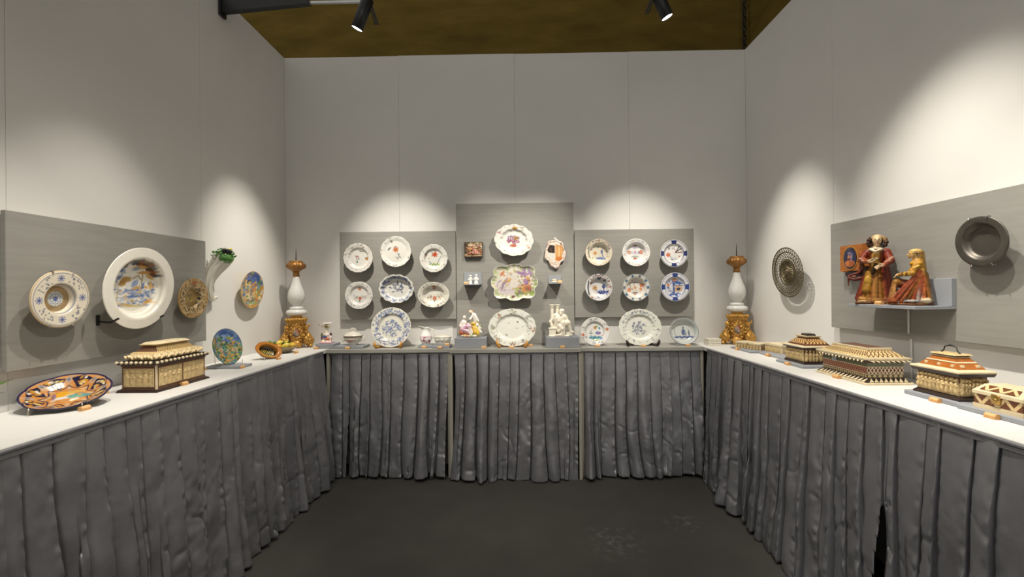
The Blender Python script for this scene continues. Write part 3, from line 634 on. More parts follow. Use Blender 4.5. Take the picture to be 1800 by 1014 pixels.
# painted plaque
tp = thing('relief_plaque', 'small square painted plaque with crowded dark red scene', 'plaque', (-0.384, 3.75, 1.785))
def plaque_grid(w, h, fn, d=.010, nx=56, ny=44):
    u, v = np.meshgrid(np.linspace(-1, 1, nx), np.linspace(-1, 1, ny)); u = u.ravel(); v = v.ravel(); p = Paint(u, v, np.hypot(u, v), '#8a6a4a'); p.soft = .03; z = fn(p)
    V = np.stack([u*w, v*h, z], 1); i = np.arange(ny-1)[:, None]*nx+np.arange(nx-1)[None]; F = np.stack([i, i+1, i+nx+1, i+nx], -1).reshape(-1, 4)
    return mesh(V, F, p.c, True)
def ptplq(p):
    r = rng(9); H = np.zeros(len(p.u))
    for i in range(26): p.ell(r.uniform(-1, 1), r.uniform(.2, 1), .25, .12, r.uniform(0, 3), r.choice(('#c8b89a', '#8a8060', '#b09a78', '#6a5c44')))
    for i in range(20): p.ell(r.uniform(-1, -.5), r.uniform(-.6, 1), .2, .14, r.uniform(0, 3), r.choice(('#3a2a1c', '#54402c', '#6a5a3c')))
    for i in range(48):
        x, y = r.uniform(-.6, .8), r.uniform(-.6, .5); c = r.choice(('#c8846a', '#a84a48', '#d8a88c', '#7a4a3c', '#e0c4a8', '#9a5a6a', '#c89858', '#5a3a2c')); a = r.uniform(0, 3); p.ell(x, y, .17, .09, a, c); d = np.hypot((p.u-x)/.2, (p.v-y)/.14); H = np.maximum(H, .006*np.sqrt(np.maximum(0, 1-d*d)))
    for i in range(16): p.ell(r.uniform(-.9, .9), r.uniform(-.95, -.6), .22, .07, 0, r.choice(('#8a8060', '#c0a888', '#4a3a24', '#a86a3c')))
    p.m((p.v < -.93).astype(float), '#1c140e'); return H
MB().bev((-.078, -.030, 0), (.078, 0, .135), .002).build('frame', M['ebony'], tp)
add('picture', plaque_grid(.074, .062, ptplq), M['matte_paint'], tp, Matrix.Translation((0, -.0305, .069)) @ FR['back'])
# cartouche plaque
cp = thing('cartouche_plaque', 'shield shaped porcelain plaque split into dark, white and orange fields', 'plaque', (0.312, 3.75, 1.708))
def cart_out(th):
    s = math.sin(th); c = math.cos(th); q = 1+.06*math.cos(5*th+PI/2)+.035*math.cos(9*th-.4)
    if s < -.72: q *= 1+.16*((-s-.72)/.28)**1.5
    if s > .93: q *= 1+.09*((s-.93)/.07)
    return q*c*.95, q*s
def ptcart(p):
    r = rng(10); p.c[:] = lin('#f0dccc')
    for i in range(46): a = r.uniform(0, 2*PI); k = r.uniform(.86, .98); x, y = cart_out(a); p.ell(x*k, y*k*1.22, .07, .05, a, r.choice(('#f4e6da', '#e8c0b0', '#d89a8c', '#f8f0e4', '#b08878')))
    p.ell(-.02, .05, .82, .90, 0, '#f2e4d4'); p.poly([(0.02, .75), (.66, .66), (.78, .2), (.62, -.25), (.66, -.6), (.3, -.78), (.02, -.72)], '#e0a25c'); p.ell(.36, -.55, .3, .2, .2, '#d8803c'); p.ell(.35, .1, .10, .5, 0, '#f0cc90'); p.ell(.12, .2, .05, .4, 0, '#e8b878'); p.ell(.58, .2, .05, .35, 0, '#e8b878')
    p.poly([(-.02, .66), (-.5, .74), (-.72, .3), (-.62, .02), (-.02, -.04)], '#3c2c22'); p.ell(-.4, .3, .1, .2, .3, '#54423a'); p.ell(-.36, -.32, .3, .26, 0, '#ece6d8'); p.ell(-.30, -.25, .1, .16, 0, '#dfe6dc'); p.line([(-.01, .75), (-.01, -.7)], .02, '#f4e8d8')
    p.bouquet(0, .92, .2, ('#e8c8a0', '#fff4e0'), ('#d8b890',), 3, r, .4); p.ell(.5, .78, .14, .06, -.5, '#6a5a4c'); p.bouquet(.75, -.1, .1, ('#a86a8a',), ('#c89a9a',), 2, r, .5); p.bouquet(0, -.95, .12, ('#7a8a5c', '#e0d0a0'), ('#93a878',), 2, r, .5)
co = dish('d', .092, ptcart, prof=[(0, .004), (.75, .004), (.82, .0), (.9, .006), (1, 0)], outline=cart_out, ry=1.20, base='#f0dccc', th=.014, nr=44, na=150)
add('panel', co, None, cp, Matrix.Translation((0, -.024, .112)) @ FR['back'])
MB().ball((0, -.024, .232), (.010, .008, .010)).build('finial', M['porcelain'], cp, True)
MB().box((-.03, -.010, .06), (.03, 0, .16)).build('hanger', M['steel'], cp)
# two little bracket shelves
def bracket_shelf(label, x, z, w, h, d=.105):
    t = thing('bracket_shelf', label, 'shelf', (x, YF, z)); MB().bev((-w, -d, 0), (w, 0, .008), .001).build('shelf', M['plinth'], t); MB().bev((-w, -.008, .008), (w, 0, h), .001).build('back_plate', M['plinth'], t)
    return t
bracket_shelf('grey bracket shelf holding two white figurines', -0.393, 1.552, .076, .108)
bracket_shelf('grey bracket shelf holding a tiny painted box', 0.308, 1.555, .054, .072)
def figurine(x, y, z, hgt, label, flip=1):
    s = Sculpt(hgt); c = '#f0ece2'
    s.cap((0, 0, .06), (0, 0, .42), .20, .13, c, (7, .02, .4)); s.cap((0, 0, .42), (0, 0, .62), .11, .15, c); s.ell((0, -.02, .84), (.12, .12, .14), c); s.ell((0, .03, .90), (.14, .13, .10), '#e0d8c6'); s.cap((0, 0, .62), (0, 0, .76), .07, .06, c)
    s.cap((-.14, 0, .62), (-.22, -.06, .45), .055, .05, c); s.cap((-.22, -.06, .45), (-.08, -.16, .44), .05, .045, c); s.cap((.14, 0, .62), (.22, -.05, .46), .055, .05, c); s.cap((.22, -.05, .46), (.2*flip, -.16, .56), .05, .04, c)
    s.box((0, 0, .025), (.22, .18, .025), c); s.ell((-.04, -.135, .86), .015, '#4a4440'); s.ell((.04, -.135, .86), .015, '#4a4440')
    o = add('figurine', s.mesh(hgt*.022), M['glaze']); o.location = (x, y, z); tag(o, label, 'figurine', 'tiny white figurines on the bracket shelf'); return o
figurine(-.408, 3.69, 1.56, .078, 'tiny white porcelain figurine with bent arms on the bracket shelf', 1)
figurine(-.360, 3.695, 1.56, .084, 'tiny white porcelain figurine with a broad skirt on the bracket shelf', -1)
tb = thing('trinket_box', 'tiny painted box with gilt rim on the small bracket shelf', 'box', (.300, 3.69, 1.563))
MB().lathe([(.020, 0), (.028, .006), (.027, .020)], 24, sy=.7).build('body', M['porcelain'], tb, True)
MB().lathe([(.029, .020), (.029, .023), (.026, .024)], 24, sy=.7).build('rim', M['brass'], tb, True)
MB().lathe([(.026, .024), (.020, .030), (.006, .033)], 24, sy=.7).build('lid', M['porcelain'], tb, True)
number_block(-.442, 3.672, 0, 'on the shelf with the two white figurines', 1.56); number_block(.345, 3.675, 0, 'on the shelf with the tiny painted box', 1.563)

# ------------------------------------------------------------------ right board: six imari style plates
G2 = 'plates on the right back board'
def ptr1(p):
    r = rng(21); p.c[:] = lin('#f3ead4'); p.scatter(.78, .96, ('#a8603c', '#6a5c50', '#c8a070', '#8a7a8c'), 40, .05, r, .2, 2.9); p.scatter(.80, .94, ('#e0c8a0', '#d8b090'), 20, .05, r, 3, 6.2); p.line([(-.74, .45), (-.76, 0), (-.66, -.4)], .035, '#5f7080'); p.ring(.97, 1, '#b07a54', .6)
    p.flower(-.22, -.02, .16, '#e0a25c', '#c8743c', 6); p.ell(.28, .08, .09, .16, 0, '#6a6fa4'); p.ell(.0, .42, .08, .05, .4, '#5f7a54'); p.line([(.32, -.1), (.38, -.42)], .03, '#5468a8'); p.ell(-.5, .25, .07, .05, .2, '#9a4a34')
    for i in range(9): p.ell(-.06+.065*i, -.42+.06*math.sin(i*2.1), .09, .05, .5*i, ('#5c74b8', '#8094c8', '#4a5ca0')[i % 3])
    p.ell(.62, .06, .08, .03, 0, '#4a4438'); p.ell(-.45, -.4, .07, .04, .7, '#8a8450'); p.bouquet(.66, -.3, .1, ('#8a7464',), ('#a08a70',), 2, r)
wall_dish('dinner_plate', dish('d', .113, ptr1, base='#f3ead4', prof=P_DEEP), (.676, 3.685, 1.815), 'back', 'creamy plate with a pale orange flower and soft blue grass', 'plate', G2, R=.113)
def ptr2(p):
    r = rng(22); p.scatter(.80, .94, ('#b09a98', '#c8a88a', '#a0a0b4'), 26, .04, r); p.flower(-.42, .04, .17, '#d07a54', '#f0d8c0'); p.flower(.42, .04, .19, '#d06a44', '#f0c8a8'); p.flower(0, .02, .16, '#c8a4c4', '#ead0e0'); p.ell(0, .52, .16, .05, 0, '#a85a38'); p.ell(0, .36, .16, .06, 0, '#a8a0cc'); p.ell(0, -.28, .26, .07, 0, '#b0bcb8'); p.ell(0, -.42, .13, .07, 0, '#d07040'); p.ell(.25, .0, .06, .1, 0, '#94a8c8'); p.ell(-.22, .0, .04, .1, 0, '#aab8d0')
    for i in range(8): a = i*PI/4+.2; p.ell(.9*math.cos(a), .9*math.sin(a), .06, .04, a, ('#d8a080', '#8f98ac')[i % 2])
wall_dish('dinner_plate', dish('d', .116, ptr2, base='#f6f4f0', prof=P_DEEP), (.988, 3.685, 1.812), 'back', 'white plate with small red flowers set in a cross pattern', 'plate', G2, R=.116)
NAVY = '#27356e'
def cobalt_rim(p, body):
    p.ring(.70, 1.0, '#f2f0ee'); p.ring(.69, .735, body); p.ring(.925, .965, body)
    for i in range(4):
        a = i*PI/2; p.m(sstep(.70, .72, p.t)*(1-sstep(.95, .97, p.t))*(np.cos(p.th-a) > .978), body); p.ell(.76*math.cos(a), .76*math.sin(a), .06, .16, a, body); p.ell(.92*math.cos(a), .92*math.sin(a), .05, .24, a, body)
        for s in (-1, 1): p.ell(.83*math.cos(a+s*.34), .83*math.sin(a+s*.34), .05, .03, a+s, '#f2f0ee')
        b = a+PI/4
        for k in (-.3, -.15, 0, .15, .3): p.ell(.83*math.cos(b+k), .83*math.sin(b+k), .04, .025, b, '#9aa4c4')
def ptr3(p):
    r = rng(23); cobalt_rim(p, NAVY); p.flower(-.36, -.08, .19, '#d0562c', '#e8a060', 6); p.line([(.15, .12), (.55, .34)], .035, '#3a2a2c'); p.line([(.15, .08), (.62, .10)], .035, '#7a3a2c'); p.line([(.2, .12), (.42, .5)], .03, '#2c3050'); p.ell(.0, .4, .12, .05, .3, '#8c98a8'); p.ell(.1, .28, .06, .05, 0, '#d8804c'); p.bouquet(.05, -.35, .2, ('#8a9ac4', '#a8b4d0'), ('#6d80b0',), 4, r, .3); p.ell(.44, -.2, .06, .05, 0, '#d07848'); p.ell(-.3, .38, .05, .1, .4, '#5c6478'); p.line([(-.2, -.2), (-.1, -.45)], .02, '#7080a0')
wall_dish('dinner_plate', dish('d', .115, ptr3, base='#f4f1ec'), (1.305, 3.685, 1.800), 'back', 'plate with navy panelled rim and dark crossed branches on white', 'plate', G2, R=.115)
def ptr4(p):
    r = rng(24); p.scatter(.74, .96, ('#2f3a6c', '#8a4a40', '#6a5870', '#c87850'), 40, .06, r, -.2, 2.6); p.scatter(.8, .94, ('#c8b4b0', '#a86a50', '#5c6490'), 20, .05, r, 3.2, 6.1); p.line([(-.76, .45), (-.80, 0), (-.74, -.5)], .05, '#26405c'); p.ell(.05, .66, .16, .09, 0, '#2a3260'); p.ell(.45, .5, .14, .06, -.6, '#3c3c60')
    p.flower(-.24, -.04, .22, '#d8a468', '#b8743c', 6); p.line([(-.15, -.2), (.05, -.4)], .025, '#4a4a50'); p.ell(.42, .06, .13, .16, 0, '#2c3c84'); p.dot(.47, .08, .05, '#8090c8'); p.flower(-.55, .32, .12, '#c05a34', '#4a3028')
    for i in range(12): p.ell(.06+.055*i, -.38+.09*math.sin(i*1.9), .10, .06, .6*i, ('#2f4090', '#4a60b0', '#23306c')[i % 3])
    p.line([(.45, -.05), (.40, -.3)], .03, '#2c3c84'); p.flower(-.52, -.74, .09, '#d08050', '#a04a28'); p.ell(0, -.75, .14, .05, -.5, '#54608c')
wall_dish('dinner_plate', dish('d', .113, ptr4, base='#f1eeea', prof=P_DEEP), (.673, 3.685, 1.522), 'back', 'white plate with an ochre flower and strong cobalt blue plants', 'plate', G2, R=.113)
def ptr5(p):
    r = rng(25); p.ring(.78, .80, '#7c96a8'); p.ring(.95, .98, '#7c96a8')
    for i in range(10):
        a = i*2*PI/10; p.m(sstep(.79, .81, p.t)*(1-sstep(.94, .96, p.t))*(np.cos(p.th-a) > .994), '#6a8ca4'); p.ell(.87*math.cos(a), .87*math.sin(a), .06, .07, a, ('#3f5f80', '#5f7f94', '#8a6a64')[i % 3])
    p.flower(-.45, -.18, .19, '#d87848', '#f0b890'); p.flower(.48, .16, .19, '#dc7c46', '#f0b890'); p.flower(.42, -.12, .14, '#d88a5c'); p.flower(0, .0, .13, '#e0a07c', '#c86a44', 6); p.ell(0, .38, .2, .05, 0, '#8a80a8'); p.ell(0, -.38, .2, .05, 0, '#5c6470'); p.ell(0, -.5, .1, .05, 0, '#d8804c'); p.scatter(.2, .6, ('#d8a080', '#8f98ac', '#b8885c'), 24, .04, r); p.line([(-.35, -.05), (-.4, .25)], .02, '#60686c')
wall_dish('dinner_plate', dish('d', .114, ptr5, base='#f2ece0', prof=P_DEEP), (.986, 3.685, 1.517), 'back', 'cream plate with orange blossoms inside a pale blue sectioned rim', 'plate', G2, R=.114)
def ptr6(p):
    r = rng(26); p.c[:] = lin('#e4e4e8'); cobalt_rim(p, '#2c4890'); p.scatter(.1, .66, ('#5c7ab4', '#8ca4cc', '#3a5ca0', '#c8d0e0'), 46, .09, r); p.poly([(.02, -.32), (.52, -.32), (.52, .04), (.02, .04)], '#dcb894'); p.ell(.28, -.14, .14, .10, .2, '#3c4458'); p.line([(.0, .08), (.55, .08)], .03, '#8a6a54'); p.ell(.0, .5, .18, .12, 0, '#c88448'); p.flower(-.42, .14, .15, '#d89a6c', '#c0602c'); p.ell(.25, .3, .3, .09, -.2, '#3c60a8'); p.line([(-.1, .4), (-.02, -.4)], .04, '#2c4c94'); p.bouquet(-.35, -.18, .18, ('#eae4e0', '#6c86bc'), ('#3c5c9c', '#5c544c'), 4, r, .3); p.ell(-.1, -.52, .3, .07, .1, '#3a58a0')
wall_dish('dinner_plate', dish('d', .120, ptr6, base='#e4e4e8'), (1.312, 3.685, 1.519), 'back', 'deep blue plate crowded with a garden scene and tan table', 'plate', G2, R=.12)

# ================================================================== BACK TABLES
# left table: large blue and white plate on wooden stand
def ptblue(p):
    r = rng(30); p.ring(.985, 1, '#e8dfbc', .8); p.scatter(.66, .93, ('#5268a4', '#6c80b4', '#8a9ac4', '#3f5594'), 210, .05, r, ar=.8); p.ring(.60, .62, '#8a948c', .6)
    p.line([(-.3, .1), (.0, .28), (.3, .14)], .014, '#5c70a0'); p.line([(-.3, -.3), (0, 0), (.3, .1)], .014, '#6478a8')
    for i in range(80): a = r.uniform(0, 2*PI); d = .48*math.sqrt(r.random()); p.ell(d*math.cos(a), d*math.sin(a)*.9-.06, .05, .022, r.uniform(0, 3), r.choice(('#6c80b0', '#94a4c8', '#55699c')))
    for x, y in ((.0, .36), (-.25, .18), (.2, .22), (-.2, -.2), (.15, -.3), (.32, -.02), (-.36, -.08)): p.flower(x, y, .075, '#7084b4', '#c8d0e0')
stand_plate('charger_plate', dish('d', .167, ptblue, base='#f1eee0', nr=60, na=210), -1.065, 3.578, 'large blue and white plate with dense scrollwork rim on a wooden stand', 'plate', .167, .167, .22)
wood_stand('light wooden stand under the large blue and white plate', -1.065, 3.562, .098, 'oak')
# salt cellar / ewer group
plinth('low grey plinth under the small figure salt', -1.668, -1.515, 3.545, 3.68, .040)
s = Sculpt(.185); s.box((0, 0, .03), (.26, .20, .03), '#e8b0b4', .02); s.ell((-.13, -.12, .09), (.07, .06, .06), '#f0e4c8'); s.ell((.05, -.14, .08), (.07, .05, .05), '#f2d8d8'); s.ell((.18, -.08, .11), (.05, .05, .09), '#f0e6da')
s.cap((-.08, 0, .12), (-.06, 0, .36), .13, .12, '#c8b0a0', (5, .02, 0)); s.cap((.10, 0, .12), (.10, 0, .36), .12, .10, '#d8c8c0', (5, .02, 1)); s.ell((.08, -.10, .19), (.10, .06, .06), '#c86838'); s.ell((-.05, -.12, .30), (.09, .05, .05), '#4a549a'); s.ell((-.18, -.04, .36), (.07, .07, .10), '#2e2c1c'); s.ell((-.12, -.09, .38), (.06, .05, .05), '#8a9248'); s.ell((.19, -.03, .40), (.06, .06, .07), '#4a2c34'); s.ell((-.2, -.05, .22), (.05, .06, .07), '#5a2c50'); s.ell((.03, -.08, .38), (.06, .06, .08), '#f0e2e0'); s.ell((.2, -.06, .26), (.05, .06, .08), '#efd9d2'); s.ell((-.02, -.06, .52), (.05, .05, .06), '#eee2cc')
s.cap((0, 0, .42), (0, 0, .66), .09, .075, '#d6d4c0'); s.ell((0, 0, .76), (.16, .13, .09), '#d8ccb0'); s.ell((.02, -.10, .76), (.07, .05, .06), '#6a5a30'); s.cap((-.19, 0, .74), (-.34, 0, .84), .03, .02, '#b4a084'); s.cap((-.34, 0, .84), (-.38, 0, .83), .02, .025, '#9a8a78'); s.ell((0, 0, .89), (.20, .15, .035), '#f4f0ec'); s.cap((.16, 0, .90), (.33, 0, .96), .03, .018, '#e6e0da')
o = add('figure_salt', s.mesh(.0028), M['glaze']); o.location = (-1.600, 3.61, 1.080); tag(o, 'small coloured porcelain salt with shell bowl carried by figures', 'salt cellar')
number_block(-1.655, 3.532, 0, 'in front of the small figure salt')
# tureen
plinth('low grey plinth under the lidded tureen', -1.508, -1.270, 3.535, 3.70, .022)
tu = thing('tureen', 'small white lidded tureen with loop handles and brown rim', 'tureen', (-1.383, 3.615, 1.062))
MB().lathe([(.036, 0), (.040, .006), (.036, .012), (.052, .024), (.068, .048), (.073, .070), (.070, .070), (.01, .06)], 36, sx=1, sy=.8).build('bowl', M['porcelain'], tu, True)
MB().lathe([(.078, .070), (.078, .0765), (.07, .079)], 36, sy=.8).build('rim', M['rosewood'], tu, True)
MB().lathe([(.079, .076), (.077, .080), (.060, .094), (.036, .107), (.012, .112), (.001, .113)], 36, sy=.8).build('lid', M['porcelain'], tu, True)
MB().tube([(-.028, 0, .106), (-.022, 0, .126), (-.008, 0, .137), (.010, 0, .137), (.024, 0, .126), (.030, 0, .104)], .006, 8).build('lid_handle', M['porcelain'], tu, True)
for sx in (-1, 1): MB().tube([(sx*.064, 0, .056), (sx*.088, 0, .063), (sx*.098, 0, .050), (sx*.088, 0, .036), (sx*.064, 0, .038)], .005, 8).build('handle', M['porcelain'], tu, True)
sp = MB()
for x, y, z, r_ in ((-.02, -.0545, .040, .008), (-.006, -.056, .036, .010), (.012, -.0555, .038, .009), (.03, -.050, .040, .006), (-.034, -.049, .044, .006)): sp.ball((x, y+.004, z), (r_, .003, r_*.7), 8, 6)
sp.build('painted_flowers', mat('flower_red', (.30, .09, .07), .3, noise=(90, .5)), tu, True)
number_block(-1.392, 3.522, 0, 'in front of the lidded tureen')
# jug
plinth('low grey plinth under the pink jug', -.826, -.710, 3.56, 3.69, .022)
jg = thing('milk_jug', 'white porcelain jug with pink landscape band and curled handle', 'jug', (-.775, 3.62, 1.062))
def jugpaint():
    prof = [(.026, 0), (.030, .004), (.027, .010), (.036, .020), (.046, .040), (.047, .058), (.042, .078), (.032, .100), (.027, .118), (.028, .132), (.031, .140)]
    V = []; C = []; n = 40; r = rng(33); pz = np.array([p[1] for p in prof]); pr = np.array([p[0] for p in prof]); zz = np.linspace(0, .140, 44)
    for z in zz:
        q = np.interp(z, pz, pr)
        for i in range(n):
            t = 2*PI*i/n; sp_ = max(0, (z-.112)/.028)**1.3*max(0, math.cos(t-PI))**3; V.append((q*math.cos(t)*(1+sp_*1.1), q*math.sin(t), z+sp_*.014)); c = lin('#f4f2ec')
            band = z < .066 and z > .012
            if band:
                k = vnoise(np.array([t*2.2]), np.array([z*60]), 5)[0]+(.066-z)*4
                if k > .62: c = lin(('#b84878', '#d078a0', '#9a3060', '#c8608c')[r.randrange(4)])
            if z < .012: c = lin('#d8d4cc')
            if z > .128 and math.cos(t) < -.3: c = lin('#b8bcae')
            C.append(c)
    F = [[k*n+i, k*n+(i+1) % n, (k+1)*n+(i+1) % n, (k+1)*n+i] for k in range(43) for i in range(n)]; F.append(list(range(n))[::-1])
    return mesh(V, F, np.array(C), True)
solid(add('body', jugpaint(), M['glaze'], jg), .003)
MB().tube([(.029, 0, .105), (.036, 0, .122), (.050, 0, .126), (.063, 0, .112), (.069, 0, .085), (.062, 0, .060), (.046, 0, .046)], [.004, .005, .0055, .0055, .005, .005, .004], 8).build('handle', M['porcelain'], jg, True)
number_block(-.776, 3.548, 0, 'in front of the pink jug')
# oval basket / covered box
plinth('low grey plinth under the white oval basket', -.706, -.566, 3.52, 3.675, .020)
bk = thing('porcelain_basket', 'white oval porcelain basket with moulded swags and low lid', 'basket', (-.632, 3.60, 1.060))
MB().lathe([(.056, 0), (.060, .010), (.066, .040), (.070, .060)], 40, sy=.62).build('body', mat('grey_porcelain', (.56, .56, .50), .35), bk, True)
MB().lathe([(.072, .060), (.073, .064), (.058, .074), (.03, .082), (.002, .085)], 40, sy=.62, mod=lambda t, k: 1+.02*math.cos(10*t)).build('lid', M['porcelain'], bk, True)
for k in range(3): MB().tube([(-.048+.032*k, -.041+.004*abs(k-1), .052), (-.032+.032*k, -.045+.004*abs(k-1), .036), (-.016+.032*k, -.041+.004*abs(k-1), .052)], .0035, 6).build('swag', M['porcelain'], bk, True)
number_block(-.640, 3.509, 0, 'in front of the white oval basket'); number_block(-.588, 3.548, 0, 'on the plinth of the white oval basket', 1.060)

# middle table: figure group, platter, white group
plinth('tall grey plinth under the coloured figure group', -.522, -.266, 3.51, 3.70, .082)
s = Sculpt(.222); s.ell((0, 0, .05), (.33, .22, .065), '#efe8d8'); 
for i in range(14):
    a = i*2*PI/14; s.ell((.30*math.cos(a), .20*math.sin(a), .06), (.06, .05, .05), ('#f0ead8', '#d8c080', '#e0a088', '#b8c088')[i % 4])
s.ell((-.30, .04, .28), (.12, .12, .20), '#b8564c'); s.ell((-.36, .0, .40), (.08, .08, .10), '#d890a0'); s.ell((-.30, -.02, .16), (.12, .14, .10), '#b86030'); s.ell((-.12, -.06, .18), (.14, .12, .09), '#c8783c')
s.cap((-.26, -.02, .32), (-.24, -.02, .55), .12, .10, '#f2ebe2'); s.cap((-.24, -.02, .58), (-.22, -.03, .66), .05, .045, '#f2e4d6'); s.ell((-.21, -.04, .72), (.062, .066, .076), '#f0e6d6'); s.ell((-.21, .0, .75), (.066, .06, .06), '#d8d0c0')
s.cap((-.32, -.02, .55), (-.36, -.08, .40), .045, .04, '#f2e8de'); s.cap((-.16, -.03, .56), (-.02, -.10, .46), .045, .035, '#f2e8de'); s.cap((-.02, -.10, .46), (.08, -.10, .42), .035, .028, '#f2e4d6')
s.cap((-.20, -.06, .32), (-.04, -.14, .40), .11, .085, '#d49cb8', (5, .012, 0)); s.cap((-.04, -.14, .40), (.06, -.16, .16), .08, .055, '#f0e2e0'); s.cap((-.24, -.08, .28), (-.08, -.16, .24), .10, .07, '#e0b4c4', (5, .012, 1)); s.cap((-.08, -.16, .24), (.04, -.18, .12), .06, .04, '#f0e6de'); s.cap((-.14, -.13, .38), (-.04, -.15, .42), .05, .05, '#c86a9a')
s.cap((.20, .02, .30), (.22, .02, .52), .14, .10, '#d8b83c', (6, .016, .5)); s.cap((.22, .02, .52), (.15, .0, .80), .10, .095, '#f3eee4'); s.ell((.24, .0, .60), (.08, .08, .08), '#d6d080'); s.cap((.12, 0, .83), (.06, -.02, .90), .05, .05, '#f0e0d0'); s.ell((.01, -.03, .93), (.062, .066, .070), '#f0dcc8'); s.ell((-.01, .0, .975), (.075, .06, .035), '#a87448'); s.ell((.08, .02, .96), (.05, .05, .04), '#b08858')
s.cap((.08, -.04, .76), (.00, -.10, .66), .045, .038, '#f3eee4'); s.cap((.00, -.10, .66), (-.09, -.10, .58), .036, .03, '#8a8a78'); s.cap((.22, -.03, .74), (.30, -.06, .60), .05, .042, '#f3ece2'); s.cap((.16, -.06, .34), (.20, -.15, .18), .10, .07, '#d2a838', (5, .012, 0)); s.cap((.24, -.06, .32), (.28, -.12, .14), .09, .07, '#e0c04c', (5, .012, 0)); s.ell((.10, -.10, .50), (.07, .06, .07), '#cfae3c')
s.cap((.33, -.06, .26), (.30, -.06, .40), .065, .055, '#f0e8dc'); s.ell((.28, -.09, .44), (.05, .052, .056), '#f0e4d4'); s.cap((.34, -.06, .24), (.42, -.10, .18), .05, .035, '#f0e8dc'); s.cap((.34, -.06, .38), (.42, -.06, .32), .03, .025, '#eae2d4'); s.ell((.38, -.02, .42), (.05, .03, .06), '#8a9a78')
o = add('figure_group', s.mesh(.0026), M['glaze']); o.location = (-.404, 3.60, 1.122); tag(o, 'coloured porcelain group of two seated figures in pink and yellow drapery', 'figurine group')
def ptplat(p):
    r = rng(40); p.ring(.97, 1, '#cfd6c4', .7); p.ring(.66, .685, '#b4b4a4', .7)
    for a, cs in ((1.57, ('#a85a6a', '#8a7a4c')), (2.35, ('#d0885c', '#b06a4c')), (3.1, ('#a05a54', '#5c7a54')), (.65, ('#8a8a90', '#6c7468')), (-.15, ('#c8744c', '#b85a4c')), (-1.57, ('#c87a50', '#a86a5c')), (-.95, ('#9a5a7c', '#6a8a5c')), (-2.3, ('#c8885c', '#c0a07c'))):
        x, y = .85*math.cos(a), .85*math.sin(a)*p.ry; p.bouquet(x, y, .15, cs, ('#5c6a4a', '#4c5444', '#8a8a5c'), 4, r, .34)
    p.scatter(.76, .94, ('#4c5c44', '#7a5c54', '#8c8c7c'), 34, .025, r); p.ell(.22, .25, .04, .03, .3, '#9a9a4c'); p.ell(.24, .24, .02, .03, .3, '#3c3c38'); p.ell(-.24, -.30, .05, .025, -.6, '#5c6450'); p.ell(.2, -.02, .06, .02, 0, '#b8b8b0'); p.ell(-.15, .2, .05, .025, .4, '#d8bcae'); p.ell(.45, .05, .05, .02, .6, '#b4b8b0')
stand_plate('serving_platter', dish('d', .196, ptplat, base='#f0efe4', ry=.80, outline=scallop(16, .022), nr=56, na=200), -.058, 3.565, 'oval white platter with a flowered rim on a wooden stand', 'platter', .196, .157, .20)
wood_stand('light wooden stand under the oval flowered platter', -.058, 3.548, .108, 'oak', hh=.15)
number_block(-.062, 3.490, 0, 'in front of the oval flowered platter'); number_block(.092, 3.62, 0, 'behind the oval flowered platter stand'); number_block(-.285, 3.498, 0, 'in front of the coloured figure group'); number_block(.345, 3.498, 0, 'in front of the white figure group')
plinth('tall grey plinth under the white figure group', .216, .482, 3.51, 3.70, .084)
s = Sculpt(.262); c = '#f0e8d4'
s.box((-.05, 0, .02), (.31, .20, .02), c, .012); s.box((-.25, -.06, .14), (.11, .10, .13), c, .02); s.box((-.25, -.06, .25), (.125, .115, .018), c, .008); s.box((.27, -.06, .075), (.10, .09, .06), c, .01)
for x in (-.245, -.075):
    s.cap((x, .06, .04), (x, .06, .90), .055, .048, c); s.ell((x, .06, .93), (.068, .068, .018), c); s.box((x, .06, .975), (.075, .075, .018), c, .006); s.ell((x, .06, .90), (.06, .06, .012), c)
s.cap((-.06, -.02, .24), (-.08, -.02, .54), .135, .15, c); s.ell((-.12, -.04, .64), (.10, .10, .09), c); s.cap((-.17, -.04, .62), (-.30, -.06, .46), .06, .05, c); s.cap((-.30, -.06, .46), (-.25, -.10, .30), .05, .05, c)
s.ell((.05, -.04, .75), (.078, .085, .095), c); s.ell((.06, -.02, .81), (.085, .085, .05), c); s.ell((.02, -.11, .69), (.045, .04, .06), c); s.ell((.035, -.125, .75), (.018, .022, .026), c); s.cap((.08, -.02, .60), (.05, -.03, .70), .06, .055, c)
s.cap((.0, -.0, .36), (.10, -.01, .58), .14, .13, c); s.cap((.18, -.02, .58), (.24, -.06, .40), .065, .055, c); s.cap((.24, -.06, .40), (.10, -.15, .46), .05, .04, c); s.cap((.02, -.08, .58), (-.05, -.14, .48), .05, .045, c)
s.cap((.10, -.06, .36), (.24, -.12, .42), .10, .085, c); s.cap((.24, -.12, .42), (.32, -.12, .17), .075, .045, c); s.cap((.31, -.12, .15), (.40, -.16, .135), .035, .026, c); s.cap((-.02, -.10, .32), (.06, -.18, .24), .09, .07, c); s.cap((.06, -.17, .26), (-.06, -.16, .16), .06, .05, c); s.cap((.08, -.16, .42), (.07, -.17, .06), .06, .06, c, (5, .015, 0)); s.cap((.0, -.18, .05), (-.14, -.20, .045), .05, .03, c)
s.ell((.04, -.125, .78), .012, '#a89a84'); s.ell((.075, -.12, .78), .012, '#a89a84')
o = add('figure_group', s.mesh(.0029), M['glaze']); o.location = (.336, 3.60, 1.124); tag(o, 'cream white porcelain group of a seated bearded man beside two columns', 'figurine group')
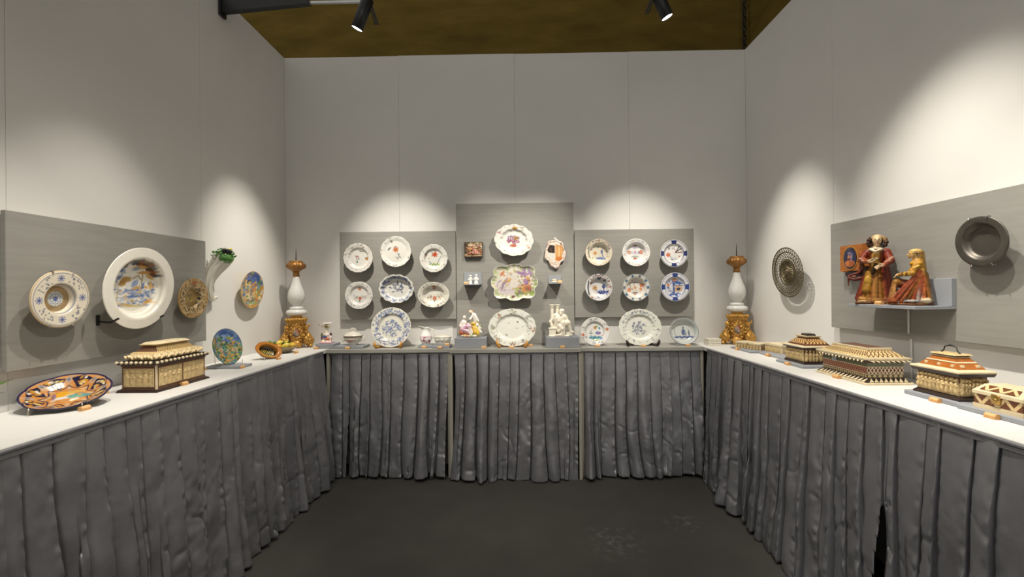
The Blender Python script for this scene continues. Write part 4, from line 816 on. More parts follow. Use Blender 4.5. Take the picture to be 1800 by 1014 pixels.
# right table
def pt7(p):
    r = rng(41)
    for a, cs in ((1.5, ('#54648c', '#4a5470')), (1.9, ('#4c5c80', '#6a6a80')), (.55, ('#6a5c6c', '#54607c')), (-1.1, ('#5c6ca0', '#6a7a90')), (-1.7, ('#5c6ca0', '#7a84a0')), (2.9, ('#a86a64', '#5c5c70')), (-2.6, ('#6a6c80', '#4c5470'))): p.bouquet(.84*math.cos(a), .84*math.sin(a), .17, cs, ('#4c5a74', '#6a7890'), 4, r, .26)
    p.flower(.86, .14, .15, '#d07a44', '#8a4a34'); p.flower(-.84, -.24, .14, '#d8703c', '#b04a28'); p.ring(.62, .645, '#a0a89c', .8); p.flower(.04, .28, .17, '#d09a44', '#a85c28'); p.ell(.14, .34, .1, .05, .8, '#6a8a4c'); p.ell(.34, .24, .07, .1, .4, '#5ca0b4'); p.ell(.24, -.10, .2, .11, 0, '#7878b4'); p.dot(.26, -.16, .06, '#b878a8')
    for i in range(11): p.ell(-.32+.075*i, -.44+.06*math.sin(i*1.7), .11, .07, .4*i, ('#4a78b4', '#4ca0a0', '#6a90c8', '#5cb08c')[i % 4])
    p.ell(.1, -.62, .14, .06, 0, '#a0bc5c'); p.dot(-.26, .02, .05, '#8c909c'); p.dot(-.34, -.12, .05, '#7c808c'); p.dot(-.22, -.12, .06, '#848894'); p.dot(-.28, -.26, .04, '#9ca0a8'); p.dot(-.18, .16, .04, '#c88c94'); p.line([(.45, -.28), (.6, -.25)], .02, '#d08890')
stand_plate('dinner_plate', dish('d', .117, pt7, base='#f2f0ea', nr=46, na=160), .627, 3.600, 'white plate with blue plants and an orange bird on a clear stand', 'plate', .117, .117, .2)
clear_stand('clear acrylic stand under the blue and orange plate', .627, 3.592, .072); number_block(.634, 3.55, 0, 'in front of the blue and orange plate')
def pt8(p):
    r = rng(42); p.ring(.95, 1, '#f6f2e4', .7); p.scatter(.76, .93, ('#9a9ca8', '#8a8c98', '#b4b4b4'), 40, .045, r); p.scatter(.78, .90, ('#7c8494',), 18, .04, r, 1.1, 2.1)
    for i in range(46): a = r.uniform(0, 2*PI); d = .34*math.sqrt(r.random()); p.ell(d*math.cos(a)-.02, d*math.sin(a)*.95-.02, .045, .02, r.uniform(0, 3), r.choice(('#84889c', '#a0a4b4', '#6c7084')))
    for x, y in ((0, .24), (-.24, .2), (.2, .12), (-.2, -.12), (.04, .0), (.08, -.16), (-.1, .06)): p.flower(x, y, .075, '#787c96', '#b4b8cc')
stand_plate('serving_platter', dish('d', .175, pt8, base='#eeeee2', ry=.86, outline=scallop(20, .03), nr=54, na=200), .995, 3.580, 'large oval cream platter with gadrooned rim and grey flower spray', 'platter', .175, .150, .2)
wood_stand('black wooden stand under the large oval cream platter', .995, 3.564, .116, 'ebony', hh=.14); number_block(.998, 3.525, 0, 'in front of the large oval cream platter')
def pt9(p):
    r = rng(43); p.ring(.94, 1.0, '#7c8690', .8); p.ring(.78, .80, '#a0a8ac', .7); p.ell(0, 0, .74, .68, 0, '#dfe2dc'); p.line([(-.5, .3), (-.55, .0), (-.45, -.3)], .018, '#8c94a4'); p.ell(.08, -.02, .14, .22, 0, '#5c6c94'); p.ell(.08, .28, .06, .08, 0, '#6c7ca0'); p.ell(.45, -.08, .06, .22, 0, '#76849c'); p.line([(-.3, .55), (.0, .45)], .015, '#9aa2ae')
    for i in range(16): p.ell(-.5+.075*i, -.36-.05*math.sin(i*1.3), .12, .04, .1, ('#44568c', '#6c7eac', '#54669a')[i % 3])
    p.line([(.08, .4), (.08, .2)], .02, '#5c6c94'); p.ell(.2, -.15, .08, .1, .3, '#8c9ab8')
stand_plate('dinner_plate', dish('d', .119, pt9, base='#d8dcd8', prof=P_BASIN, ry=.94, nr=44, na=150), 1.360, 3.60, 'pale blue grey dish painted with a ship on a clear stand', 'dish', .119, .112, .22)
clear_stand('clear acrylic stand under the ship painted dish', 1.360, 3.592, .075); number_block(1.360, 3.55, 0, 'in front of the ship painted dish')

# ================================================================== LEFT WALL
def ptfl(p):
    r = rng(50); p.c[:] = lin('#e9e0cc'); p.ring(.965, 1, '#b99a68', .8); p.ring(.90, .925, '#6f7688', .9); p.ring(.50, .525, '#6f7688', .9); p.ring(.53, .55, '#cfc6b4', .6)
    for i in range(4):
        a = PI/2*i+.06; x, y = .72*math.cos(a), .72*math.sin(a)
        for k in range(4): p.line([(x-.11*math.cos(k*PI/4), y-.11*math.sin(k*PI/4)), (x+.11*math.cos(k*PI/4), y+.11*math.sin(k*PI/4))], .014, '#46589a')
        for k in range(8): p.dot(x+.11*math.cos(k*PI/4), y+.11*math.sin(k*PI/4), .022, '#7484b4')
        b = a+PI/4
        for k in range(15): d = r.uniform(.60, .88); q = b+r.uniform(-.36, .36); p.ell(d*math.cos(q), d*math.sin(q), .034, .02, r.uniform(0, 3), r.choice(('#565c6c', '#7a8090', '#454f74')))
    p.ring(.27, .30, '#4c5878'); p.ring(.33, .35, '#5c6888'); p.ring(.0, .27, '#d8dad4', .8); p.dot(0, 0, .08, '#3850a0')
    for k in range(8): a = k*PI/4; p.line([(.09*math.cos(a), .09*math.sin(a)), (.25*math.cos(a), .25*math.sin(a))], .010, '#6878a0'); p.dot(.18*math.cos(a+.4), .18*math.sin(a+.4), .026, '#7484a8')
wall_dish('broad_rim_dish', dish('d', .120, ptfl, prof=[(0, -.026), (.26, -.026), (.30, -.034), (.36, -.036), (.44, -.028), (.52, -.004), (.55, 0), (.94, .003), (1, 0)], base='#e9e0cc', nr=64, na=190, back='#c8a878', gain=.9), (-1.915, 1.800, 1.483), 'left', 'cream dish with small blue flowers on a broad rim and sunken centre', 'dish', R=.12, clips=4, tilt=.05)
def ptbig(p):
    r = rng(51); p.c[:] = lin('#f8f4e8'); p.ring(.685, .70, '#b8b4a4', .7)
    p.scatter(.58, .67, ('#4a4c50', '#6a6458', '#8a6a38', '#5c6474'), 60, .06, r, .5, 2.3); p.scatter(.55, .66, ('#9a5a28', '#6a4a2c', '#3c4048'), 34, .07, r, .6, 1.5)
    p.scatter(.45, .64, ('#7c90b4', '#a4b0c8', '#5c74a8'), 22, .045, r, 2.2, 2.9)
    p.line([(.22, .42), (.22, -.05), (.16, -.18)], .018, '#a08858'); p.ell(.12, .50, .22, .05, .1, '#d0a04c'); p.ell(.26, .38, .2, .04, .05, '#c88c34'); p.ell(.42, .28, .14, .05, -.4, '#d0a458'); p.ell(.02, .46, .12, .04, .3, '#8a9ab0')
    p.ell(-.24, .16, .16, .10, .2, '#d8a850'); p.ell(-.32, .10, .10, .07, .6, '#c89440'); [p.line([(-.42+.05*k_, .06), (-.30+.05*k_, .26)], .008, '#8a6a30') for k_ in range(5)]; [p.line([(-.2+.06*k_, -.1), (-.16+.07*k_, .16)], .008, '#6a6a78') for k_ in range(6)]; p.ell(-.10, .04, .14, .10, -.3, '#e6e4e0'); p.ell(.02, .10, .12, .07, .8, '#8a9cc0'); p.line([(-.05, .22), (.1, .3), (.18, .2)], .02, '#b8a488'); p.ell(.08, -.02, .14, .05, .2, '#d0a050'); p.ell(.16, -.14, .05, .12, .3, '#c8923c')
    for i in range(150): p.ell(r.uniform(-.52, .56), r.uniform(-.46, -.05), .05, .018, r.uniform(-.4, .6), r.choice(('#7c94c4', '#a8b8d4', '#5c7cb8', '#e0e0dc', '#e8c888', '#94a8c8')))
    for i in range(12): p.ell(r.uniform(.25, .56), r.uniform(-.2, .12), .06, .035, r.uniform(0, 3), r.choice(('#6a88c0', '#4c6cb0', '#e0b060')))
    p.ell(.0, -.22, .2, .03, 0, '#5c78b0'); p.ell(.42, -.36, .14, .04, .5, '#e0a850'); p.ell(.05, -.46, .3, .03, .0, '#d8c490'); p.ell(-.2, -.42, .2, .03, -.1, '#d0b068'); p.ell(.0, -.34, .05, .03, 0, '#a89858'); p.line([(-.42, .0), (-.44, -.3)], .014, '#c8b898'); p.ell(.5, .02, .08, .06, .3, '#e8c078')
wall_dish('deep_basin', dish('d', .202, ptbig, prof=[(0, -.040), (.58, -.038), (.66, -.030), (.71, -.006), (.735, .001), (.78, .003), (1, .002)], base='#f8f4e8', nr=90, na=260, th=.008, gain=.97), (-1.882, 2.150, 1.530), 'left', 'large white rimmed basin painted with a tree and figures in blue and ochre', 'basin', R=.2, tilt=.10)
mb_ = thing('dish_bracket', 'dark metal bracket with lugs gripping the large white basin', 'bracket', (-1.978, 2.15, 1.36))
for yy, zz in ((-.13, .015), (.13, .015)):
    MB().tube([(0, yy, zz), (.060, yy, zz-.006), (.100, yy, zz+.012)], .005, 6).build('lug', M['black'], mb_)
    MB().box((0, yy-.008, zz-.02), (.004, yy+.008, zz+.03)).build('wall_plate', M['black'], mb_)
def ptlus(p):
    r = rng(52); p.c[:] = lin('#c8a870')
    for i in range(330):
        a = r.uniform(0, 2*PI); t = r.uniform(.42, .96); p.ell(t*math.cos(a), t*math.sin(a), .060, .026, r.uniform(0, 3), r.choice(('#5a4424', '#2c261c', '#d8c498', '#7a5820', '#d8c8a0', '#3c3420', '#9a7030')))
    p.ell(0, .78, .16, .10, 0, '#b0602c'); p.ring(.95, 1, '#b88438', .9); p.ring(.34, .42, '#4a5468', .85); p.ring(.0, .34, '#a89040', .9)
    for i in range(22): a = r.uniform(0, 2*PI); t = .28*math.sqrt(r.random()); p.ell(t*math.cos(a), t*math.sin(a), .06, .03, r.uniform(0, 3), r.choice(('#d8b448', '#4a4428', '#c8a03c', '#6a6a50')))
wall_dish('lustre_dish', dish('d', .117, ptlus, prof=[(0, -.022), (.34, -.022), (.40, -.026), (.48, -.006), (.52, -.001), (1, .003)], base='#c8a870', outline=scallop(28, .02), nr=52, na=170), (-1.925, 2.555, 1.474), 'left', 'small brown lustre dish densely patterned around a gold centre', 'dish', R=.117, clips=2, tilt=.06, clip_m='wire')
def scene_paint(p, r, sky, lands, figs, n=150):
    p.c[:] = lin(sky[0])
    for i in range(n): p.ell(r.uniform(-1, 1), r.uniform(.15, 1), .13, .05, r.uniform(-.4, .4), r.choice(sky), .8)
    for i in range(n*2): p.ell(r.uniform(-1, 1), r.uniform(-1, .25), .10, .045, r.uniform(-.5, .8), r.choice(lands))
    for x, y, a, b, g, c in figs:
        p.ell(x, y, a*.8, b*.8, g, c)
        for q in range(3): p.ell(x+r.uniform(-.6, .6)*a, y+r.uniform(-.6, .6)*b, a*.35, b*.35, g+r.uniform(-1, 1), r.choice(lands))
        p.line([(x-a*.6, y-b*.5), (x-a*.5, y+b*.4)], .012, '#4a4030', .7)
def ptov(p):
    r = rng(53); scene_paint(p, r, ('#3f5cae', '#5c7cc0', '#7c94bc', '#31489a'), ('#d8a848', '#e6c878', '#c88a30', '#8a9a5c', '#f0dca0', '#7c9ab4', '#b8783c'), [
        (-.62, .52, .26, .34, .2, '#d8ac6c'), (-.45, .35, .18, .25, .4, '#e0bc80'), (-.1, .88, .13, .22, 0, '#6a9a3c'), (.66, .1, .16, .5, 0, '#7fa03c'), (.72, .45, .10, .24, 0, '#58802c'), (-.2, .42, .28, .13, .25, '#2c3a4c'), (-.28, .1, .15, .3, .1, '#6aa0b0'), (-.18, .05, .08, .34, 0, '#e8d8a8'), (.25, .08, .2, .3, 0, '#e0922c'), (.2, .3, .13, .1, 0, '#c8643c'), (.36, .38, .1, .14, 0, '#7a4438'),
        (-.6, -.1, .2, .16, .3, '#8cb0cc'), (-.3, -.35, .3, .2, .2, '#f0dca4'), (.3, -.28, .3, .2, 0, '#e8c070'), (.05, -.2, .06, .25, 0, '#5c7484'), (.5, -.4, .16, .14, 0, '#d89a3c'), (-.25, -.68, .3, .1, .2, '#6c9a8c'), (.3, -.72, .4, .1, .1, '#94b47c'), (0, -.9, .35, .08, 0, '#d8a444'), (-.6, -.45, .12, .12, 0, '#e0b060'), (.0, -.45, .1, .12, 0, '#f4e4bc')]); p.ring(.965, 1, '#d8b050')
wall_dish('oval_dish', dish('d', .138, ptov, prof=P_FLATISH, base='#e0c890', nr=54, na=170), (-1.985, 3.232, 1.526), 'left', 'round dish brightly painted with figures in blue, green and yellow', 'dish', R=.13, face=XL, tilt=.06)
# cornucopia wall bracket
cu = thing('cornucopia_bracket', 'white fluted horn wall bracket topped with green leaves and dark grapes', 'wall bracket', (-2.04, 2.83, 1.46))
hp = [(.030, .030, .014), (.032, .000, .002), (.034, -.035, .030), (.036, -.052, .085), (.045, -.045, .145), (.066, -.024, .200), (.088, -.002, .245), (.100, .010, .275)]
hr = [.010, .018, .027, .034, .042, .050, .058, .062]
def smooth_path(P, rr, n):
    P = np.array(P); t = np.linspace(0, len(P)-1, n); k = np.arange(len(P)); q = np.stack([np.interp(t, k, P[:, i]) for i in range(3)], 1); r_ = np.interp(t, k, rr)
    for _ in range(4): q[1:-1] = (q[:-2]+2*q[1:-1]+q[2:])/4; r_[1:-1] = (r_[:-2]+2*r_[1:-1]+r_[2:])/4
    return q, r_
q, r_ = smooth_path(hp, hr, 34); V = []; F = []; n = 48
for i in range(34):
    d = q[min(i+1, 33)]-q[max(i-1, 0)]; d /= np.linalg.norm(d); e1 = np.cross(d, [1, 0, 0]); e1 /= np.linalg.norm(e1); e2 = np.cross(d, e1)
    for j in range(n): a = 2*PI*j/n; rr = r_[i]*(1+.07*math.cos(9*a)); V.append(q[i]+rr*(e1*math.cos(a)+e2*math.sin(a)*.8))
for i in range(33):
    for j in range(n): F.append((i*n+j, i*n+(j+1) % n, (i+1)*n+(j+1) % n, (i+1)*n+j))
F.append(tuple(range(n))); F.append(tuple(33*n+j for j in range(n))[::-1])
add('horn', fix_normals(mesh(V, F, None, True)), M['porcelain'], cu)
MB().tube([tuple(q[-3]+np.array((-.004, -.066, .01))), tuple(q[-3]+np.array((.045, -.02, -.012))), tuple(q[-3]+np.array((.035, .05, -.006)))], .007, 8).build('collar', M['porcelain'], cu, True)
MB().ball((.032, .034, .014), .012).build('curl', M['porcelain'], cu, True)
r = rng(54); fr_cols = {'leaf': mat('glaze_green', (.10, .26, .06), .25, noise=(90, .5)), 'grape': mat('glaze_plum', (.022, .012, .020), .2), 'lemon': mat('glaze_lemon', (.72, .46, .05), .3, noise=(60, .2)), 'white': mat('glaze_pale_green', (.42, .55, .36), .25, noise=(80, .4))}
top = q[-1]; MB().ball(tuple(top+np.array((0, 0, -.002))), (.062, .064, .046), 16, 10).build('leaf_bed', fr_cols['leaf'], cu, True)
for i in range(44):
    a = r.uniform(0, 2*PI); d = r.uniform(.015, .066); c = top+np.array((d*math.cos(a), d*math.sin(a), .004+.048*(1-(d/.070)**2)+r.uniform(-.004, .012)))
    b = MB(); b.ball((0, 0, 0), (.017, .009, .0035), 8, 6); b.build('leaf', fr_cols['leaf' if i % 3 else 'white'], cu, True, Matrix.Translation(tuple(c)) @ Matrix.Rotation(a, 4, 'Z') @ Matrix.Rotation(r.uniform(-.9, .9), 4, 'Y') @ Matrix.Rotation(r.uniform(-.9, .9), 4, 'X'))
for i in range(30):
    b = MB(); c = top+np.array((r.uniform(.012, .056), r.uniform(-.050, .030), r.uniform(.026, .050))); b.ball(tuple(c), .0095, 8, 6); b.build('grape', fr_cols['grape'], cu, True)
MB().ball(tuple(top+np.array((.016, .042, .056))), (.014, .022, .013)).build('lemon', fr_cols['lemon'], cu, True)

# ------------------------------------------------------------------ candlesticks
def candlestick(loc, label, rz):
    t = thing('candlestick', label, 'candlestick', loc, rz)
    MB().tube([(0, 0, .70), (0, 0, .832)], [.006, .0015], 8).build('spike', M['ebony'], t)
    flute = lambda tt, k: 1+(.055*math.cos(14*tt) if 2 <= k <= 6 else 0)
    MB().lathe([(.030, .640), (.034, .645), (.046, .655), (.068, .668), (.074, .685), (.070, .702), (.058, .712), (.050, .716), (.054, .722), (.052, .728), (.020, .726)], 56, mod=flute).build('drip_pan', M['gild_dark'], t, True)
    MB().lathe([(.026, .595), (.028, .605), (.024, .615), (.026, .642)], 28).build('neck', M['gild_dark'], t, True)
    MB().lathe([(.028, .348), (.034, .352), (.040, .366), (.055, .385), (.065, .410), (.067, .440), (.060, .475), (.046, .510), (.034, .545), (.027, .580), (.026, .594), (.022, .598)], 40, mod=lambda tt, k: 1+(.022*math.cos(11*tt+k) if 2 <= k <= 5 else 0)).build('vase_stem', M['white_metal_c'], t, True)
    MB().lathe([(.045, .318), (.052, .322), (.052, .338), (.034, .346), (.030, .352)], 40).build('upper_disc', M['white_metal_c'], t, True)
    MB().lathe([(.050, .270), (.072, .276), (.080, .292), (.076, .310), (.050, .320)], 48, mod=lambda tt, k: 1+.02*math.cos(16*tt)).build('lower_disc', M['white_metal_c'], t, True)
    s = Sculpt(1.0); g = '#c89038'
    s.box((0, 0, .262), (.050, .050, .014), g, .008); s.box((0, 0, .236), (.100, .085, .013), g, .008); s.box((0, 0, .212), (.086, .072, .014), g, .006); s.box((0, 0, .175), (.072, .060, .030), g, .012)
    for k in range(9): s.ell((-.088+.022*k, -.078, .236), (.010, .014, .014), g)
    s.cap((0, 0, .18), (0, 0, .086), .075, .085, g)
    for sx in (-1, 1):
        s.chain([(sx*.075, -.02, .180), (sx*.088, -.03, .150), (sx*.080, -.03, .125), (sx*.105, -.035, .090), (sx*.128, -.04, .055), (sx*.112, -.04, .030)], [.022, .018, .026, .032, .034, .026], g)
        s.ell((sx*.088, -.062, .172), (.022, .012, .022), g); s.ell((sx*.100, -.072, .066), (.038, .014, .036), g); s.ell((sx*.100, -.084, .066), (.018, .010, .018), g)
        for k in range(5): a = k*1.25; s.ell((sx*.100+.026*math.cos(a), -.082, .066+.026*math.sin(a)), (.009, .007, .009), g)
        s.ell((sx*.126, -.045, .016), (.024, .034, .016), g)
    s.ell((0, -.070, .035), (.050, .030, .036), g); s.ell((0, -.075, .125), (.048, .020, .066), g); s.ell((0, -.05, .016), (.04, .04, .016), g)
    for k in range(7): s.ell((-.036+.012*k, -.094, .030-.003*abs(k-3)), (.007, .008, .022), g)
    for k in range(9): a = -.3+k*.47; s.ell((.052*math.cos(a), -.082, .130+.066*math.sin(a)), (.011, .010, .011), g)
    s.ell((0, .05, .08), (.09, .06, .08), g)
    rr = rng(64)
    for k in range(120):
        x, z = rr.uniform(-.12, .12), rr.uniform(.02, .20); y = -.066-.012*rr.random()-(.02 if abs(x) < .045 else 0)+.10*max(0, abs(x)-.07)
        s.ell((x, y, z), (rr.uniform(.005, .012), .007, rr.uniform(.004, .008)), g, ry=rr.uniform(-1, 1))
    b = add('base', s.mesh(.0036, k=.003), M['gild'], t, Matrix.Diagonal((.84, .88, 1, 1)))
    sh = Sculpt(1.0); sh.ell((0, -.092, .126), (.030, .010, .040), '#7a5034'); sh.ell((-.010, -.101, .136), (.009, .004, .012), '#c8b8a0'); sh.ell((.010, -.101, .118), (.009, .004, .012), '#c8b8a0'); sh.ell((.010, -.101, .138), (.008, .004, .011), '#a04030'); sh.ell((-.010, -.101, .116), (.008, .004, .011), '#6a7a80')
    add('shield', sh.mesh(.0032), M['matte_paint'], b)
    return t
M['white_metal_c'] = mat('white_lacquer', (.74, .73, .70), .38, noise=(40, .06), bump=(55, .25, .004))
candlestick((-1.876, 3.655, TZ), 'white and gilded candlestick with iron spike beside the fruit dish', .42)
candlestick((1.812, 3.660, TZ), 'white and gilded candlestick with iron spike beside the ivory boxes', -.42)

# ------------------------------------------------------------------ left table objects
def ptch(p):
    r = rng(60); p.c[:] = lin('#d8944c'); n6 = 8
    for i in range(90): p.ell(r.uniform(-1, 1), r.uniform(-1, 1), .07, .03, r.uniform(0, 3), r.choice(('#e0a860', '#c87c34', '#ecc88c', '#b8a088', '#d8b088', '#c88a48')))
    for i in range(n6):
        a = 2*PI*(i+.5)/n6; pts = [(.50*math.cos(a), .50*math.sin(a)), (.86*math.cos(a-.32), .86*math.sin(a-.32)), (.97*math.cos(a), .97*math.sin(a)), (.86*math.cos(a+.32), .86*math.sin(a+.32))]
        p.poly(pts, '#1d1a3c')
        for k in range(11): d = r.uniform(.62, .88); b = a+r.uniform(-.2, .2); p.ell(d*math.cos(b), d*math.sin(b), .05, .03, r.uniform(0, 3), r.choice(('#e0a838', '#f0d890', '#d89030', '#f4ead0')))
        c = 2*PI*i/n6; p.line([(.45*math.cos(c+.38), .45*math.sin(c+.38)), (.62*math.cos(c), .62*math.sin(c)), (.45*math.cos(c-.38), .45*math.sin(c-.38))], .018, '#33284c'); p.ell(.80*math.cos(c), .80*math.sin(c), .12, .07, c, '#c0a890'); p.ell(.82*math.cos(c), .82*math.sin(c), .06, .04, c, '#6a7890'); p.ell(.5*math.cos(c), .5*math.sin(c), .08, .05, c, '#d8b48c')
    p.ell(-.12, .05, .20, .16, .2, '#ecac1c'); p.ell(-.02, -.14, .34, .08, .1, '#eee8e0'); p.ell(.24, -.10, .26, .10, .05, '#5ca0a4'); p.ell(.18, -.17, .16, .07, .2, '#78b8a4'); p.ell(.26, -.08, .05, .05, 0, '#e09830'); p.ell(-.3, .02, .05, .16, .1, '#8a6a94'); p.ell(.16, .12, .2, .06, -.1, '#e0b458'); p.ell(.05, .0, .12, .05, .2, '#e8c890'); p.ring(.95, 1.1, '#262450'); p.ring(.915, .94, '#caa47c', .7)
def lob(th):
    q = 1+.045*(abs(math.cos(4*th))**.5*1.0)-.02; return q*math.cos(th), q*math.sin(th)
cme = dish('d', .136, ptch, prof=[(0, -.018), (.30, -.016), (.36, -.022), (.55, -.024), (.74, -.008), (1, .006)], outline=lob, base='#d8944c', back='#1c1a30', nr=70, na=230, th=.008)
CH = Matrix.Translation((-1.868, 1.775, 1.103)) @ Matrix.Rotation(.55, 4, 'Z') @ Matrix.Rotation(.36, 4, 'X') @ Matrix.Rotation(.2, 4, 'Z')
o = add('lobed_charger', cme); o.matrix_basis = CH; tag(o, 'lobed orange and navy charger propped on a wire stand', 'charger')
ws = thing('wire_stand', 'thin wire stand under the lobed orange charger', 'plate stand', (-1.868, 1.775, TZ), .55)
for xx in (-.075, .075): MB().tube([(xx, -.122, .030), (xx, -.126, .008), (xx, -.112, .003), (xx, .08, .003), (xx, .095, .070)], .0022, 6).build('foot', M['wire'], ws, True)
MB().tube([(-.075, .02, .003), (.075, .02, .003)], .0022, 6).build('crossbar', M['wire'], ws)
number_block(-1.735, 1.715, RL, 'beside the lobed orange charger'); number_block(-1.925, 1.99, RL, 'between the lobed charger and the ivory casket')
# plant at the table end, its leaves just reach into view
lf = thing('leafy_vase', 'small white vase of green leaves at the near end of the left table', 'vase', (-1.90, 1.44, TZ))
MB().lathe([(.030, 0), (.045, .02), (.048, .05), (.030, .085), (.034, .10), (.020, .098)], 24).build('vase', M['porcelain'], lf, True)
leafm = mat('leaf_green', (.14, .30, .04), .4, noise=(60, .3))
for i, (a, el, L) in enumerate(((1.50, .26, .168), (1.62, -.02, .150), (2.6, .6, .10), (.4, .5, .11), (4.2, .5, .11), (5.3, .4, .10), (3.3, .8, .10))):
    b = MB(); b.poly([(0, 0, 0), (L*.35, .018, .004), (L*.35, -.018, .004), (L*.7, .014, .006), (L*.7, -.014, .006), (L, 0, 0), (L*.35, 0, -.003), (L*.7, 0, -.002)], [(0, 2, 6), (0, 6, 1), (1, 6, 7, 3), (6, 2, 4, 7), (3, 7, 5), (7, 4, 5), (0, 1, 2), (1, 3, 4, 2), (3, 5, 4)])
    b.build('leaf', leafm, lf, True, Matrix.Translation((0, 0, .105)) @ Matrix.Rotation(a, 4, 'Z') @ Matrix.Rotation(-el, 4, 'Y'))

# ------------------------------------------------------------------ carved caskets
def relief(w, h, nfig, seed, depth=.007, px=.0021, border=.0, pierce=False):
    """carved strip: standing figures side by side, x right, y up, z out"""
    nx, ny = max(8, int(w/px)), max(8, int(h/px)); x, y = np.meshgrid(np.linspace(0, w, nx), np.linspace(0, h, ny)); H = np.zeros_like(x); r = rng(seed)
    def bump(cx, cy, a, b, d, ang=0):
        nonlocal H
        ca, sa = math.cos(ang), math.sin(ang); X, Y = x-cx, y-cy; q = ((X*ca+Y*sa)/a)**2+((-X*sa+Y*ca)/b)**2; H = np.maximum(H, d*np.sqrt(np.maximum(0, 1-q)))
    fw = w/nfig
    for i in range(nfig):
        cx = fw*(i+.5)+r.uniform(-.08, .08)*fw; k = r.uniform(.92, 1.04); bump(cx, h*.36*k, fw*.36, h*.38, depth*.8); bump(cx+r.uniform(-.06, .06)*fw, h*.83*k, fw*.17, h*.105, depth); bump(cx, h*.60*k, fw*.36, h*.13, depth*.95)
        s = r.choice((-1, 1)); bump(cx+s*fw*.25, h*.50, fw*.26, h*.05, depth*1.05, s*r.uniform(-.7, .5)); bump(cx-s*fw*.28, h*.50, fw*.10, h*.16, depth)
        for q in range(3): bump(cx+(q-1)*fw*.22, h*.22, fw*.085, h*.24, depth*.95, r.uniform(-.15, .15))
    H += (vnoise(x/.006, y/.008, seed)-.5)*.0012
    if border:
        e = np.minimum(np.minimum(x, w-x), np.minimum(y, h-y)); H = np.where(e < border, depth*.75, H)
    H[0, :] = H[-1, :] = 0; H[:, 0] = H[:, -1] = 0
    V = np.stack([x, y, H], -1).reshape(-1, 3); i = np.arange(ny-1)[:, None]*nx+np.arange(nx-1)[None]; F = np.stack([i, i+1, i+nx+1, i+nx], -1)
    if pierce:
        hm = (H[:-1, :-1]+H[1:, 1:]+H[1:, :-1]+H[:-1, 1:])/4; F = F[hm > .0011]
    return mesh(V, F.reshape(-1, 4), None, True)
def face_M(side, a, d, z):
    """frame for a panel whose lower left corner is at a along the face, d out from centre"""
    if side == 'front+x': return Matrix.Translation((d, a, z)) @ FR['left']
    if side == 'front-x': return Matrix.Translation((-d, a, z)) @ FR['right']
    if side == 'near': return Matrix.Translation((a, -d, z)) @ FR['back']
def veneer(p00, p10, p11, p01, nx, ny, fn):
    """inlaid skin over a flat face: bilinear patch coloured by fn(u, v)"""
    u, v = np.meshgrid(np.linspace(0, 1, nx), np.linspace(0, 1, ny)); u = u.ravel(); v = v.ravel(); P = [np.array(q, float) for q in (p00, p10, p11, p01)]
    V = (P[0][None]*((1-u)*(1-v))[:, None]+P[1][None]*(u*(1-v))[:, None]+P[2][None]*(u*v)[:, None]+P[3][None]*((1-u)*v)[:, None])
    i = np.arange(ny-1)[:, None]*nx+np.arange(nx-1)[None]; F = np.stack([i, i+1, i+nx+1, i+nx], -1).reshape(-1, 4); c = np.stack([lin(k) if isinstance(k, str) else k for k in fn(u, v)])
    return mesh(V, F, c, True)
def pick(cond, a, b):
    A, B = lin(a), lin(b); return np.where(cond[:, None], A[None], B[None])
# the left ivory casket: long front towards +x, end towards the viewer
ck = thing('ivory_casket', 'carved ivory casket with stepped gadrooned lid on the left table', 'casket', (-1.788, 2.184, TZ))
hx, hy = .082, .158
MB().frus((0, 0), 0, .010, (hx+.016, hy+.018), (hx+.010, hy+.012)).build('base', M['ebony'], ck)
body = MB(); body.box((-hx, -hy, .010), (hx, hy, .128)); bo = body.build('body', M['rosewood'], ck)
for z0, z1 in ((.010, .017), (.119, .128)): MB().box((-hx-.003, -hy-.003, z0), (hx+.003, hy+.003, z1)).build('moulding', M['rosewood'], ck)
for a in (-hy+.012, .006): 
    p = add('carved_panel', relief(hy-.018, .088, 5, 70+int(a*100), .007, border=.004), M['ivory'], ck, face_M('front+x', a, hx+.0005, .024))
p = add('carved_panel', relief(2*hx-.020, .088, 5, 75, .007, border=.004), M['ivory'], ck, face_M('near', -hx+.010, hy+.0005, .024))
MB().bev((hx-.004, -hy-.004, .012), (hx+.004, -hy+.004, .126), .001).build('corner_strip', M['bone'], ck)
lid = MB().frus((0, 0), .128, .136, (hx+.012, hy+.012), (hx+.014, hy+.014)).build('lid', M['ebony'], ck)
bead = MB(); bead.ball((0, 0, 0), (.0076, .0072, .0068), 10, 8); bm_ = bead.me(True); bm_.materials.append(M['bone'])
for i in range(14): add('gadroon', bm_, None, lid, Matrix.Translation((hx+.014, -hy-.010+i*(2*hy+.020)/13, .140)))
for i in range(8): add('gadroon', bm_, None, lid, Matrix.Translation((-hx-.012+i*(2*hx+.020)/8, -hy-.014, .140)))
MB().frus((0, 0), .136, .146, (hx+.004, hy+.004), (hx+.002, hy+.002)).build('lid_step', M['ebony'], lid)
s = Sculpt(1.0); s.box((0, 0, .160), (hx-.012, hy-.012, .016), '#ffffff', .014); r = rng(77)
for i in range(22):
    t_ = -hy+.012+i*(2*hy-.024)/21; s.ell((hx-.010, t_, .161+.004*math.sin(i*2.2)), (.010, .012, .005), '#ffffff', rx=.8); s.ell((hx-.020, t_+.006, .172), (.009, .010, .005), '#ffffff', rx=-.6)
for i in range(10): s.ell((-hx+.012+i*(2*hx-.024)/9, -hy+.010, .161+.004*math.sin(i*2.2)), (.012, .010, .005), '#ffffff', ry=.8)
add('carved_cushion', s.mesh(.0028, k=.003), M['ivory_light'], lid)
